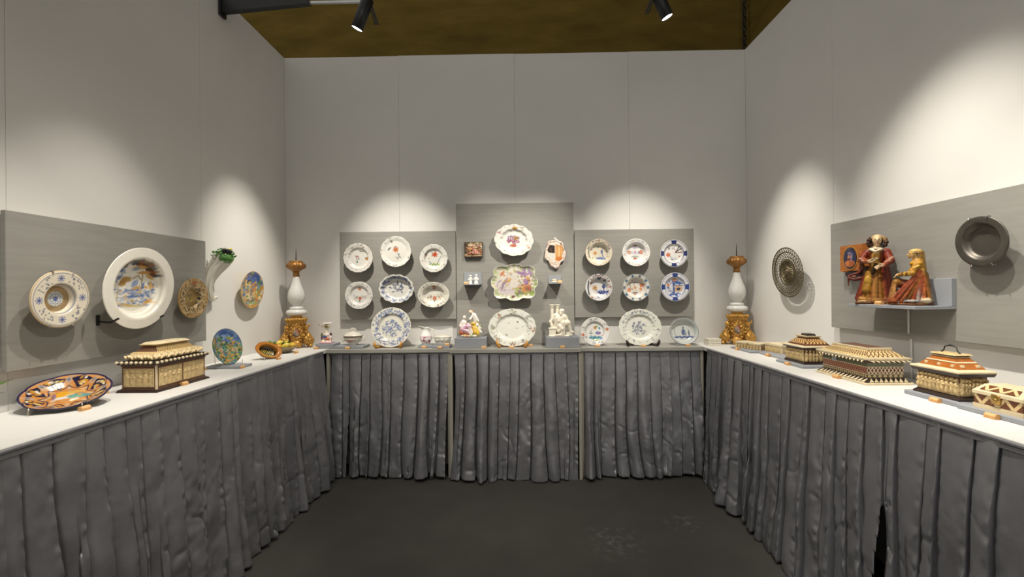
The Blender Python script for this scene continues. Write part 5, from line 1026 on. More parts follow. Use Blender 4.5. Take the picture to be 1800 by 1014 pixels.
MB().frus((0, 0), .176, .184, (hx-.018, hy-.022), (hx-.026, hy-.030)).build('lid_step', M['ivory'], lid)
chk = lambda u, v: pick((np.floor(u*44).astype(int)+np.floor(v*4).astype(int)) % 2 == 0, '#d8bc80', '#5a3c20')
MB().frus((0, 0), .184, .212, (hx-.030, hy-.040), (hx-.052, hy-.062)).build('lid_neck', M['rosewood'], lid)
e = .0008; add('inlay', veneer((hx-.030+e, -hy+.040, .184), (hx-.030+e, hy-.040, .184), (hx-.052+e, hy-.062, .212), (hx-.052+e, -hy+.062, .212), 90, 12, chk), M['veneer'], lid)
MB().frus((0, 0), .212, .218, (hx-.044, hy-.052), (hx-.038, hy-.046)).build('top_plate', M['ivory'], lid)
MB().frus((0, 0), .218, .228, (hx-.042, hy-.052), (hx-.056, hy-.066)).build('top_moulding', M['bone'], lid)
number_block(-1.690, 2.175, RL, 'in front of the carved ivory casket')
# round polychrome plate on a clear stand
plinth('flat grey plinth under the round painted plate', -1.915, -1.700, 2.63, 2.755, .016)
def ptrp(p):
    r = rng(61); scene_paint(p, r, ('#4a6aac', '#6a8cc0', '#3c5698', '#8aa4b8'), ('#4f8a4c', '#c8a444', '#3c6a3c', '#d8b860', '#6aa07c', '#2e4c38', '#a87c34', '#5c9c94'), [
        (-.78, .2, .16, .5, .1, '#c8a060'), (-.7, .3, .08, .4, .05, '#8a6a3c'), (-.45, .35, .06, .3, 0, '#e0d0a0'), (-.35, .45, .25, .15, .3, '#4c7a44'), (.3, .45, .3, .12, -.2, '#8a9a4c'), (-.15, .2, .35, .14, .1, '#2a2218'), (-.3, .15, .2, .1, .3, '#5a3820'), (.3, .25, .14, .1, 0, '#5c74b4'), (.52, .15, .16, .14, .3, '#d8a030'), (.1, -.02, .4, .12, 0, '#3c7a3c'),
        (-.4, -.12, .12, .22, .2, '#e0c8b0'), (-.35, -.25, .05, .2, .4, '#c88a6c'), (.0, -.22, .12, .1, 0, '#e8d8b4'), (.35, -.2, .14, .14, 0, '#e0b070'), (.6, -.25, .1, .22, 0, '#b0a8b8'), (.3, -.42, .2, .1, .1, '#2f9080'), (-.5, -.5, .2, .2, .6, '#d8a848'), (.1, -.55, .4, .08, .1, '#d8b050'), (.3, -.68, .3, .08, .1, '#4c9a6c'), (-.1, -.8, .3, .1, 0, '#c89438'), (-.15, -.9, .14, .07, 0, '#3c8a84')]); p.ring(.975, 1, '#4a6a50')
stand_plate('round_dish', dish('d', .113, ptrp, prof=P_FLATISH, base='#7c9a6c', nr=52, na=170), -1.795, 2.700, 'round dish painted with green landscape on a clear stand', 'dish', .113, .113, .22, RL-.14, z=TZ+.016)
clear_stand('clear stand under the round landscape dish', -1.795, 2.700, .060, RL-.14, z=TZ+.016)
number_block(-1.705, 2.655, RL, 'on the plinth of the round landscape dish'); number_block(-1.905, 2.60, RL, 'behind the plinth of the round landscape dish'); number_block(-1.895, 2.86, RL, 'between the landscape dish and the brown bowl')
# brown bowl tipped on a clear stand
def ptbw(p):
    r = rng(62); p.c[:] = lin('#c07c28'); p.ring(.0, .62, '#2c241c')
    for i in range(7): x = -.42+.14*i; p.ell(x, .02*(-1)**i, .035, .24, -.35, '#c8b048')
    p.ell(0, -.52, .4, .07, 0, '#b8a440'); p.ring(.95, 1, '#a05c1c')
o = add('glazed_bowl', dish('d', .088, ptbw, prof=[(0, -.040), (.5, -.036), (.62, -.024), (.70, -.002), (1, .0)], ry=.72, base='#c07c28', back='#a88838', nr=40, na=130)); o.matrix_basis = Matrix.Translation((-1.752, 3.030, 1.104)) @ Matrix.Rotation(.95, 4, 'Z') @ Matrix.Rotation(.95, 4, 'X') @ Matrix.Rotation(-.42, 4, 'Z'); tag(o, 'oval amber glazed bowl with dark striped centre tipped on a clear stand', 'bowl')
bs = thing('bowl_stand', 'clear stand under the tipped amber bowl', 'plate stand', (-1.745, 3.02, TZ), .75)
for xx in (-.04, .04): MB().tube([(xx, -.052, .020), (xx, -.050, .003), (xx, .05, .003), (xx, .055, .050)], .003, 6).build('foot', M['acrylic'], bs)
MB().tube([(-.04, .0, .003), (.04, .0, .003)], .003, 6).build('crossbar', M['acrylic'], bs)
number_block(-1.668, 3.00, RL, 'in front of the tipped amber bowl'); number_block(-1.700, 3.30, RL, 'in front of the dish of lemons')
# dish of glazed fruit
fd = thing('fruit_dish', 'brown glazed dish heaped with ceramic lemons and green leaves', 'fruit dish', (-1.845, 3.34, TZ))
MB().lathe([(.060, 0), (.075, .006), (.118, .034), (.125, .046), (.118, .047), (.02, .02)], 40, sy=.85).build('dish', mat('brown_glaze', (.30, .24, .14), .3, noise=(40, .4)), fd, True)
r = rng(63); lem = [fr_cols['lemon'], mat('glaze_yellow', (.74, .58, .09), .28, noise=(60, .2)), mat('glaze_orange', (.68, .34, .03), .3, noise=(50, .2))]
for i, (x, y, z, k) in enumerate(((-.075, -.03, .054, 1), (-.030, -.055, .056, 0), (.020, -.060, .052, 2), (.068, -.045, .058, 1), (.090, .0, .054, 0), (-.05, .03, .062, 2), (.0, .0, .074, 1), (.045, .01, .070, 1), (.06, .05, .056, 2), (0, .06, .056, 1), (-.09, .02, .052, 0))):
    b = MB(); b.lathe([(.001, -.034), (.006, -.030), (.017, -.018), (.021, 0), (.017, .018), (.007, .028), (.004, .033), (.001, .034)], 14); b.build('lemon', lem[k], fd, True, Matrix.Translation((x, y, z)) @ Matrix.Rotation(r.uniform(0, 6), 4, 'Z') @ Matrix.Rotation(r.uniform(1.0, 1.6), 4, 'Y'))
for i in range(16):
    a = r.uniform(0, 6.3); d = r.uniform(.04, .105); b = MB(); b.ball((0, 0, 0), (.024, .010, .003), 8, 6); b.build('leaf', fr_cols['leaf'], fd, True, Matrix.Translation((d*math.cos(a), d*math.sin(a)*.8, .068+r.uniform(0, .014))) @ Matrix.Rotation(a, 4, 'Z') @ Matrix.Rotation(r.uniform(-.5, .5), 4, 'Y') @ Matrix.Rotation(r.uniform(-.6, .6), 4, 'X'))

# ================================================================== RIGHT WALL
def ptnone(p): pass
pd = wall_dish('pewter_dish', dish('d', .102, ptnone, prof=[(0, -.020), (.58, -.019), (.64, -.014), (.69, -.002), (.72, .001), (.96, .002), (1, .0)], m='pewter', nr=30, na=96, th=.004), (1.862, 1.790, 1.680), 'right', 'dark pewter dish with wide rim on the right board', 'dish', R=.102, clips=4, tilt=.08)
[MB().box((x_-.003, .080, .0015), (x_+.003, .092, .0028)).build('stamped_mark', M['pewter'], pd) for x_ in (-.012, -.002, .008)]
# pierced dish
def pierced(R):
    bands = [(.53, .79, 4, 34), (.835, .96, 2, 40)]
    nr, na = 150, 600; ts = np.linspace(0.02, 1, nr+1); ang = 2*PI*np.arange(na)/na; sc_ = 1+.012*np.abs(np.cos(ang*25))
    pt = np.array([0, .10, .16, .20, .22, .30, .44, .47, .49, .62, .63, .80, .82, .96, 1.0]); pz = np.array([.012, .010, .002, .006, .0, -.006, -.004, .004, .0, -.002, .003, .001, .005, .002, .004])
    z = np.interp(ts, pt, pz)+.0015*np.sin(ts*260)*(ts < .48)
    zz = z[:, None]+np.where((ts[:, None] > .24) & (ts[:, None] < .44), .003*np.cos(ang[None]*18+ts[:, None]*60), 0)+np.where(ts[:, None] < .1, .003*np.cos(ang[None]*5), 0)
    V = np.stack([R*ts[:, None]*np.cos(ang)[None]*sc_, R*ts[:, None]*np.sin(ang)[None]*sc_, zz], -1).reshape(-1, 3)
    i = np.arange(nr)[:, None]*na+np.arange(na)[None]; j = np.arange(nr)[:, None]*na+(np.arange(na)[None]+1) % na
    F = np.stack([i, i+na, j+na, j], -1); tm = ((ts[:-1]+ts[1:])/2)[:, None]; am = (ang+PI/na)[None]; keep = np.ones((nr, na), bool)
    for a, b, rows, n in bands:
        q = (tm-a)/(b-a)*rows; row = np.floor(q); fq = q-row-.5; fa = ((am/(2*PI)*n+.5*(row % 2)) % 1)-.5; keep &= ~((q > 0) & (q < rows) & ((fq/.45)**2+(fa/.44)**2 < 1))
    F = F[keep].reshape(-1, 4); c = len(V); V = np.vstack([V, [[0, 0, z[0]]]]); F = F.tolist()+[[c, k, (k+1) % na] for k in range(na)]
    return mesh(V, F, None, True)
o = add('pierced_dish', pierced(.176), M['bronze']); solid(o, .003); o.matrix_basis = Matrix.Translation((1.900, 3.119, 1.612)) @ FR['right'] @ Matrix.Rotation(.10, 4, 'X'); tag(o, 'bronze dish with pierced lattice rim and embossed centre on the right wall', 'dish')
MB().box((-.012, -.01, -.069), (.012, .02, .0)).build('hanger', M['steel'], o)
# framed enamel portrait
en = thing('framed_enamel', 'orange wooden frame with an oval enamel portrait on the right board', 'framed portrait', (XRF, 2.492, 1.588))
def ypr(pts, x0, x1): return MB().prism(pts, 0, x0, x1)
w, h = .088, .156
MB().frus((0, 0), 0, .052, (w, h/2), (w*.93, h/2*.93)).build('frame', mat('orange_wood', (.42, .13, .018), .4, noise=(25, .35), stretch=(1, 5, 1)), en, M=Matrix.Translation((0, 0, h/2)) @ FR['right'])
def pten(p):
    p.c[:] = lin('#23264a'); p.ell(0, -.62, .75, .42, 0, '#c8703c'); p.ell(-.3, -.6, .3, .25, .3, '#d88850'); p.ell(.3, -.65, .3, .25, -.3, '#b85c30'); p.ell(0, .1, .26, .34, 0, '#c88058'); p.ell(-.1, .1, .12, .2, 0, '#d89870'); p.ell(.02, .48, .34, .16, 0, '#4c4c80'); p.ell(-.02, .56, .26, .14, 0, '#8a7a94'); p.ell(.36, .1, .10, .5, -.1, '#8c8cb4'); p.ell(0, -.12, .2, .14, 0, '#6a3428'); p.ell(.3, -.2, .1, .2, 0, '#7c7ca4'); p.dot(-.1, .16, .045, '#2a1a1c'); p.dot(.1, .16, .045, '#2a1a1c'); p.ell(0, -.02, .08, .025, 0, '#8a3a30'); p.ring(.93, 1, '#16142c')
add('gilt_ring', dish('d', .058, lambda p: p.ring(0, 1, '#c88a34'), prof=[(0, -.002), (.85, -.002), (.92, .001), (1, 0)], ry=1.18, base='#b8742c', th=.002, nr=16, na=72), None, en, Matrix.Translation((-.054, .004, h/2)) @ FR['right'])
add('portrait', dish('d', .049, pten, prof=[(0, .003), (.8, .001), (1, -.001)], ry=1.22, base='#23264a', th=.001, nr=44, na=130), None, en, Matrix.Translation((-.0562, .004, h/2)) @ FR['right'])
MB().box((-.05, -.055, -.022), (0, .045, .0)).build('support', M['black'], en)
# shelf
sf = thing('wall_shelf', 'grey blue wall shelf carrying the two carved figures', 'shelf', (XRF, 1.952, 1.400))
MB().bev((-.182, .0, 0), (0, .389, .015), .0015).build('shelf', M['plinth'], sf); MB().bev((-.022, .0, .015), (0, .275, .137), .0015).build('back_plate', M['plinth'], sf)
o = MB().tube([(0, 0, 1.272), (0, 0, 1.388)], .004, 8).build('light_slit_rod', M['white_metal']); o.location = (XRF-.005, 2.185, 0); tag(o, 'short white rod standing in for a slit of light on the board under the wall shelf', 'slit of light')  # white rod stands for the slit of light between the shelf shadows
o = MB().tube([(0, 0, TZ), (0, 0, 1.240), (0, 0, 1.245)], [.005, .005, .002], 8).build('light_slit_rod', M['white_metal']); o.location = (1.955, 2.212, 0); tag(o, 'thin white rod standing in for a slit of light behind the large casket', 'slit of light')  # the same slit of light carried down the wall, modelled as a rod
# ------------------------------------------------------------------ carved and painted figures
GOLD, RED, OCH, SKIN, HAIR, GREY = '#a87424', '#6c2212', '#74480f', '#e0c096', '#2c170e', '#86807a'
s = Sculpt(.356)
s.box((-.02, 0, .016), (.215, .13, .016), '#5a3214', .010); s.ell((-.09, -.07, .040), (.12, .08, .026), '#c8a070'); s.ell((.07, -.06, .040), (.12, .08, .024), '#b88a60')
# gown: a core with deep vertical folds
s.cap((.0, .01, .50), (-.02, .01, .12), .085, .135, OCH)
for i in range(15):
    a_ = PI+.15+i*(PI-.3)/14; c_ = (OCH, '#8a5a14', '#7a3a14', GOLD)[(i*5) % 4]; wv = .012*math.sin(i*2.3)
    s.cap((.085*math.cos(a_), .01+.075*math.sin(a_), .50), (-.02+.165*math.cos(a_)+wv, .01+.145*math.sin(a_), .05), .014, .026, c_)
s.cap((-.07, -.06, .44), (-.10, -.10, .20), .045, .055, '#9a6c1c'); s.ell((-.085, -.115, .33), (.046, .030, .075), '#b48830')
s.cap((-.11, -.02, .40), (-.185, -.02, .08), .038, .055, RED); s.cap((-.13, -.06, .30), (-.19, -.06, .06), .025, .035, '#7a2c18')
for i in range(5): s.cap((.085+.012*i, -.06+.025*i, .52), (.115+.018*i, -.09+.035*i, .05), .020, .030, (RED, '#7e2c14', '#8a3a1a')[i % 3])
s.cap((-.17, -.10, .075), (.02, -.14, .060), .026, .022, '#b8843c'); s.cap((.02, -.13, .065), (.16, -.10, .055), .022, .026, '#7a3418')
# torso and mantle
s.cap((.01, .02, .50), (.012, .01, .72), .085, .100, RED); s.cap((.0, -.045, .50), (.005, -.055, .72), .055, .055, '#8a6420')
for i in range(4): s.cap((-.035+.025*i, -.098, .70), (-.03+.02*i, -.100, .52), .010, .012, ('#9a7224', '#6a4412')[i % 2])
s.ell((-.082, .01, .745), (.058, .058, .045), '#742812'); s.ell((.108, .01, .745), (.060, .058, .045), '#742812'); s.ell((.0, -.035, .785), (.085, .068, .022), '#d8c8ac'); s.cap((-.05, -.085, .775), (.0, -.105, .745), .022, .012, '#e6d6ba'); s.cap((.06, -.075, .775), (.01, -.105, .750), .020, .012, '#d8c4a4')
# sleeves with slashed folds
s.cap((-.105, .0, .735), (-.158, -.03, .635), .046, .048, '#7e2e17'); s.cap((-.158, -.03, .635), (-.085, -.135, .605), .046, .030, '#8c4826'); s.cap((.125, .0, .735), (.158, -.045, .615), .048, .052, '#7e2e17'); s.cap((.158, -.045, .615), (.090, -.145, .545), .050, .032, '#8c3c22')
for i in range(4): s.cap((-.185+.018*i, -.075-.015*i, .66-.018*i), (-.150+.02*i, -.085-.02*i, .628-.012*i), .009, .008, ('#d8b090', '#6a2414')[i % 2]); s.cap((.185-.016*i, -.065-.018*i, .655-.022*i), (.150-.02*i, -.095-.016*i, .632-.02*i), .009, .008, ('#dcc0a0', '#6a2414')[i % 2])
for k, (hx_, hz_, dx, dz) in enumerate(((-.078, .605, .10, .03), (.082, .540, -.10, -.03))):
    s.ell((hx_+dx*.2, -.158, hz_), (.032, .017, .022), SKIN, ry=.2 if k else -.3)
    for q_ in range(4): s.cap((hx_+dx*.35, -.162, hz_+.016-.010*q_), (hx_+dx*(.95-.08*q_), -.170, hz_+dz+.012-.011*q_), .0085, .0065, SKIN)
    s.cap((hx_+dx*.1, -.168, hz_+.02), (hx_+dx*.45, -.182, hz_+.035), .009, .007, SKIN)
s.cap((-.03, -.16, .650), (.03, -.172, .632), .014, .012, '#24160e'); s.cap((.0, -.13, .56), (-.035, -.12, .44), .022, .018, '#2a1a10'); s.cap((-.10, -.03, .52), (-.13, -.03, .42), .03, .02, '#2c1810')
# head
s.cap((.01, .0, .78), (.018, -.01, .855), .038, .036, SKIN); s.ell((.018, -.025, .908), (.054, .060, .074), SKIN); s.ell((.018, -.084, .902), (.010, .015, .022), SKIN); s.ell((.018, -.075, .866), (.018, .012, .006), '#a8543e'); s.ell((-.004, -.080, .920), (.011, .007, .005), '#2c1c16'); s.ell((.040, -.080, .920), (.011, .007, .005), '#2c1c16'); s.ell((.018, -.066, .846), (.020, .018, .014), SKIN)
s.ell((.018, .0, .952), (.062, .064, .042), '#cfae78'); s.ell((.018, .045, .90), (.070, .045, .085), HAIR)
for x, z, r_ in ((-.050, .945, .026), (-.070, .915, .030), (-.078, .875, .030), (-.066, .838, .028), (-.042, .818, .020), (.088, .945, .026), (.108, .915, .030), (.116, .875, .030), (.104, .836, .030), (.080, .816, .022)): s.ell((x, -.002, z), (r_, r_*1.1, r_*.95), HAIR if (x < 0 or z < .9) else '#9a7a50')  # upper right curls paler: light on the hair put into the colour
for x, z in ((-.072, .93), (-.090, .885), (.112, .93), (.128, .885), (-.080, .85), (.122, .85)): s.ell((x, -.022, z), .012, '#4a2c1c')
# mantle end looping out beside the hip
s.chain([(-.14, .03, .52), (-.20, .02, .445), (-.270, .0, .425), (-.312, -.02, .405), (-.298, -.03, .372), (-.235, -.04, .352), (-.175, -.02, .372)], [.034, .024, .018, .015, .018, .022, .026], '#5c1e12'); s.cap((-.308, -.02, .385), (-.312, -.02, .265), .016, .007, '#6c2a16'); s.ell((-.245, -.035, .402), (.026, .014, .012), '#b86a50'); s.cap((-.15, .04, .68), (-.16, .04, .50), .024, .034, '#84541c')
ROT = -.68
o = add('carved_figure', s.mesh(.0021, k=.0028, sharp=.005), M['matte_paint']); o.location = (1.825, 2.262, 1.4155); o.rotation_euler = (0, 0, ROT); tag(o, 'carved painted wooden figure with dark curls and red robe standing on the wall shelf', 'statue')
s = Sculpt(.262)
s.ell((0, 0, .022), (.325, .18, .026), '#7a4620'); s.cap((.13, .01, .60), (.13, .01, .14), .085, .12, '#744818')
for i in range(8): a_ = i/7; s.cap((.13+.01*i, -.085, .60-.02*i), (-.27+.075*i, -.10-.03*math.sin(i*1.4), .07), .022, .030, ('#8a3a18', '#7e3414', '#9c5226', '#8c5a24')[i % 4])
for i in range(7): s.cap((.165+.008*i, -.05+.012*i, .50), (.10+.032*i, -.13+.02*i, .07), .018, .032, (GREY, '#b0a494', '#6c6660', '#a88c60')[i % 4])
s.cap((.20, .02, .55), (.25, .02, .08), .045, .065, '#6e4a22'); s.ell((.02, -.13, .075), (.10, .05, .026), '#98928a'); s.ell((.20, -.11, .085), (.08, .06, .05), '#c0b090')
s.cap((.04, .02, .34), (-.16, .01, .40), .10, .078, '#6c3414'); s.ell((-.175, -.02, .41), (.060, .075, .060), '#94641f'); s.cap((-.20, -.03, .40), (-.255, -.05, .07), .040, .050, '#8c5c30'); s.cap((-.19, -.07, .38), (-.23, -.10, .08), .020, .028, '#a87840')
s.cap((.115, .01, .55), (.105, .0, .75), .095, .085, '#a87826'); s.ell((.092, -.01, .735), (.095, .100, .050), '#bc8c30')
s.cap((.092, -.07, .715), (.025, -.11, .56), .048, .046, '#b4822c'); s.cap((.025, -.11, .56), (-.125, -.075, .545), .046, .032, '#a87628'); s.cap((.085, .07, .71), (.01, .08, .57), .045, .042, '#a87828'); s.cap((.01, .08, .57), (-.12, .02, .545), .040, .030, '#9a6c24')
for i in range(6): s.cap((.12-.022*i, -.125+.004*i, .69-.022*i), (.06-.022*i, -.135, .655-.018*i), .012, .010, ('#d8a848', '#7a5014')[i % 2])
for i in range(4): s.cap((-.01-.03*i, -.145+.008*i, .585), (-.015-.03*i, -.130, .525), .010, .010, ('#caa044', '#6a4612')[i % 2])
s.ell((-.150, -.045, .540), (.036, .028, .028), '#e0c08c')
for q_ in range(4): s.cap((-.168, -.060+.013*q_, .540), (-.205, -.055+.011*q_, .495), .012, .009, '#dcb884')
s.cap((.09, 0, .77), (.078, -.01, .85), .042, .040, '#d0a868'); s.ell((.052, -.01, .900), (.064, .062, .074), '#d4ac6c'); s.ell((-.014, -.01, .888), (.018, .012, .020), '#d4ac6c'); s.ell((.004, -.042, .912), (.010, .008, .007), '#2c1c16'); s.ell((-.008, -.018, .858), (.010, .016, .006), '#a0543c'); s.ell((.0, -.01, .842), (.018, .018, .014), '#d4ac6c')
s.ell((.082, .0, .950), (.090, .082, .046), '#d0ae6c'); s.ell((.082, .0, .922), (.094, .086, .016), '#b08c48')
for i in range(6): s.cap((.135+.01*i, -.045+.02*i, .94), (.140+.014*i, -.045+.022*i, .60), .016, .018, ('#a87c30', '#c8a050', '#8a6424')[i % 3])
s.cap((.165, -.04, .62), (.185, -.05, .30), .030, .030, '#b8924a')
o = add('carved_figure', s.mesh(.0019, k=.0026, sharp=.005), M['matte_paint']); o.location = (1.815, 2.058, 1.4155); o.rotation_euler = (0, 0, ROT); tag(o, 'carved gilded wooden figure kneeling in profile on the wall shelf', 'statue')
number_block(1.762, 2.165, RR, 'on the wall shelf at the standing figure', 1.415)

# ================================================================== RIGHT TABLE
def casket_thing(label, x0, x1, y0, y1, z=TZ, rz=0, cat='casket'):
    t = thing('inlaid_casket', label, cat, ((x0+x1)/2, (y0+y1)/2, z), rz); return t, (x1-x0)/2, (y1-y0)/2
bx_ = thing('bone_box', 'plain white box with layered sides beside the gilded candlestick', 'box', (1.580, 3.60, TZ))
for k in range(3): MB().bev((-.052, -.045, k*.019), (.052, .045, k*.019+.0175), .0015).build('layer', M['white_bone'] if 'white_bone' in M else M.setdefault('white_bone', mat('white_bone', (.72, .68, .56), .45, noise=(40, .06))), bx_)
# long bone box with diamonds
plinth('flat grey plinth under the diamond patterned bone box', 1.640, 1.83, 3.13, 3.42, .012)
t, hx, hy = casket_thing('long low bone box with a row of dark diamonds', 1.685, 1.785, 3.175, 3.385, TZ+.012, .42, 'box')
MB().bev((-hx, -hy, 0), (hx, hy, .036), .0015).build('body', M['bone'], t); l_ = MB().bev((-hx-.002, -hy-.002, .037), (hx+.002, hy+.002, .050), .002).build('lid', M['bone'], t)
def dia(n):
    def f(u, v):
        d = np.abs(((u*n) % 1)-.5)*2*.9+np.abs(v-.5)*2*.75; c = pick((d < .62) & (d > .30), '#3a2414', '#d8bc88'); c[(v < .06) | (v > .94)] = lin('#6a4a28'); return c
    return f
add('inlay', veneer((-hx-.0006, hy-.006, .003), (-hx-.0006, -hy+.004, .003), (-hx-.0006, -hy+.004, .034), (-hx-.0006, hy-.006, .034), 150, 26, dia(8)), M['veneer'], t)
add('inlay', veneer((-hx+.002, -hy-.0006, .003), (hx-.002, -hy-.0006, .003), (hx-.002, -hy-.0006, .034), (-hx+.002, -hy-.0006, .034), 50, 26, lambda u, v: pick((np.floor(u*7)+np.floor(v*5)) % 2 == 0, '#4a2c18', '#c8a468')), M['veneer'], t)
MB().box((-hx-.004, -.004, .030), (-hx+.001, .004, .046)).build('hasp', M['brass'], t)
number_block(1.632, 3.30, RR, 'in front of the diamond patterned bone box')
# second small bone box
plinth('flat grey plinth under the small carved bone box', 1.690, 1.90, 2.82, 3.115, .012)
t, hx, hy = casket_thing('small carved bone box with a plain flat lid', 1.770, 1.87, 3.00, 3.165, TZ+.012, .14, 'box')
MB().box((-hx, -hy, 0), (hx, hy, .046)).build('body', M['bone'], t); MB().bev((-hx-.004, -hy-.004, .046), (hx+.004, hy+.004, .062), .002).build('lid', M['bone'], t)
add('carved_panel', relief(2*hy-.014, .038, 7, 82, .004), M['ivory'], t, face_M('front-x', hy-.007, hx+.0004, .003)); add('carved_panel', relief(2*hx-.012, .038, 4, 83, .004), M['ivory'], t, face_M('near', -hx+.006, hy+.0004, .003))
number_block(1.682, 2.985, RR, 'in front of the small carved bone box')
# small hipped casket
plinth('flat grey plinth under the small hipped casket', 1.612, 1.862, 2.515, 2.775, .014)
t, hx, hy = casket_thing('small ivory casket with hipped carved lid and standing figures', 1.660, 1.825, 2.572, 2.752, TZ+.014)
MB().frus((0, 0), 0, .014, (hx+.006, hy+.006), (hx+.003, hy+.003)).build('base', M['ebony'], t); MB().box((-hx+.004, -hy+.004, .014), (hx-.004, hy-.004, .090)).build('body', M['rosewood'], t)
for sd, a, d, wd, nf in (('front-x', hy-.004, hx-.004, 2*hy-.008, 9), ('near', -hx+.004, hy-.004, 2*hx-.008, 8)): add('carved_panel', relief(wd, .076, nf, 90+nf, .012, .0017, 0, True), M['ivory'], t, face_M(sd, a, d, .014))
l_ = MB().frus((0, 0), .090, .100, (hx+.008, hy+.008), (hx+.014, hy+.014)).build('lid', M['ebony'], t)
MB().frus((0, 0), .100, .108, (hx+.016, hy+.016), (hx+.010, hy+.010)).build('lid_moulding', M['bone'], l_)
MB().frus((0, 0), .108, .152, (hx-.008, hy-.008), (hx-.048, hy-.052)).build('lid_slope', M['rosewood'], l_)
strp = lambda u, v: pick((v > .2) & (v < .82) & (np.sin(u*40+np.cos(v*9)*3) > -.1), '#d8b070', '#5a3018')
e = .0012
add('inlay', veneer((-hx+.008-e, hy-.008, .108), (-hx+.008-e, -hy+.008, .108), (-hx+.048-e, -hy+.052, .152), (-hx+.048-e, hy-.052, .152), 80, 24, strp), M['veneer'], l_); add('inlay', veneer((-hx+.008, -hy+.008-e, .108), (hx-.008, -hy+.008-e, .108), (hx-.048, -hy+.052-e, .152), (-hx+.048, -hy+.052-e, .152), 80, 24, strp), M['veneer'], l_)
MB().frus((0, 0), .152, .160, (hx-.040, hy-.044), (hx-.036, hy-.040)).build('top_plate', M['bone'], l_); MB().frus((0, 0), .160, .172, (hx-.056, hy-.060), (hx-.060, hy-.064)).build('knob', M['ebony'], l_)
number_block(1.604, 2.64, RR, 'in front of the small hipped casket')
# the large inlaid casket
t, hx, hy = casket_thing('large inlaid casket with geometric bone triangles and lattice lid', 1.622, 1.846, 2.074, 2.424)
MB().bev((-hx, -hy, 0), (hx, hy, .011), .002).build('plinth_board', M['bone'], t)
MB().frus((0, 0), .011, .030, (hx-.006, hy-.006), (hx-.026, hy-.026)).build('foot_slope', M['ebony'], t)
bx2, by2 = hx-.026, hy-.026; MB().box((-bx2, -by2, .030), (bx2, by2, .104)).build('body', M['rosewood'], t)
def latt(n, c0, c1):
    return lambda u, v: pick((np.abs(((u*n+v*.5*2) % 1)-.5) < .11) | (np.abs(((u*n-v*.5*2) % 1)-.5) < .11), c0, c1)
def guil(n, c0, c1):
    def f(u, v):
        d = np.hypot((((u*n) % 1)-.5)*1.6, (v-.5)*1.5); c = pick((d < .52) & (d > .24), c0, c1); c[d < .14] = lin(c0); return c
    return f
def sidepatch(nm, z0, z1, fnL, fnS, off=.0007, par=t):
    add(nm, veneer((-bx2-off, by2, z0), (-bx2-off, -by2, z0), (-bx2-off, -by2, z1), (-bx2-off, by2, z1), 240, 20, fnL), M['veneer'], par); add(nm, veneer((-bx2, -by2-off, z0), (bx2, -by2-off, z0), (bx2, -by2-off, z1), (-bx2, -by2-off, z1), 160, 20, fnS), M['veneer'], par)
sidepatch('guilloche_band', .031, .046, guil(22, '#d0b480', '#4a4428'), guil(7, '#d0b480', '#4a4428')); sidepatch('lattice_band', .050, .080, latt(22, '#b8805c', '#5c2414'), latt(10, '#e0d0b0', '#5a2c1c')); sidepatch('green_band', .083, .101, lambda u, v: pick(v > .0, '#5a5a40', '#5a5a40'), lambda u, v: pick(v > 0, '#6a6c54', '#6a6c54'))
for z0 in (.047, .0805): MB().box((-bx2-.002, -by2-.002, z0), (bx2+.002, by2+.002, z0+.0025)).build('stringing', M['bone'], t)
MB().frus((0, 0), .104, .118, (bx2+.002, by2+.002), (hx-.006, hy-.006)).build('cornice', M['ebony'], t)
MB().bev((-hx+.002, -hy+.002, .118), (hx-.002, hy-.002, .128), .002).build('cornice_board', M['bone'], t)
# bone triangles: along the foot slope and under the cornice, on the two visible sides
def tri_mesh(w, hgt):
    b = MB(); b.prism([(-w/2, 0), (w/2, 0), (w/2, hgt)], 1, -.0012, .0012); me = b.me(); me.materials.append(M['bone']); return me
tm1, tm2 = tri_mesh(.020, .024), tri_mesh(.022, .016)
sl = math.atan2(.020, .019)
for i in range(13):
    y = hy-.030-i*(2*hy-.060)/12; add('bone_triangle', tm1, None, t, Matrix.Translation((-hx+.0075, y, .0125)) @ Matrix.Rotation(-PI/2, 4, 'Z') @ Matrix.Rotation(-sl, 4, 'X'))
for i in range(8):
    x = -hx+.034+i*(2*hx-.064)/7; add('bone_triangle', tm1, None, t, Matrix.Translation((x, -hy+.0075, .0125)) @ Matrix.Rotation(-sl, 4, 'X'))
for i in range(13):
    y = hy-.030-i*(2*hy-.060)/12; add('bone_triangle', tm2, None, t, Matrix.Translation((-hx+.0075, y, .1165)) @ Matrix.Rotation(-PI/2, 4, 'Z') @ Matrix.Rotation(PI-.9, 4, 'X'))
for i in range(8):
    x = -hx+.030+i*(2*hx-.060)/7; add('bone_triangle', tm2, None, t, Matrix.Translation((x, -hy+.0075, .1165)) @ Matrix.Rotation(PI-.9, 4, 'X'))
l_ = MB().frus((0, 0), .128, .158, (hx-.020, hy-.022), (hx-.056, hy-.060)).build('lid', M['rosewood'], t)
e = .001
add('lattice_inlay', veneer((-hx+.020-e, hy-.022, .129), (-hx+.020-e, -hy+.022, .129), (-hx+.056-e, -hy+.060, .158), (-hx+.056-e, hy-.060, .158), 300, 30, guil(18, '#4a2818', '#d8bc84')), M['veneer'], l_); add('lattice_inlay', veneer((-hx+.020, -hy+.022-e, .129), (hx-.020, -hy+.022-e, .129), (hx-.056, -hy+.060-e, .158), (-hx+.056, -hy+.060-e, .158), 200, 30, latt(8, '#5a3018', '#dcc490')), M['veneer'], l_)
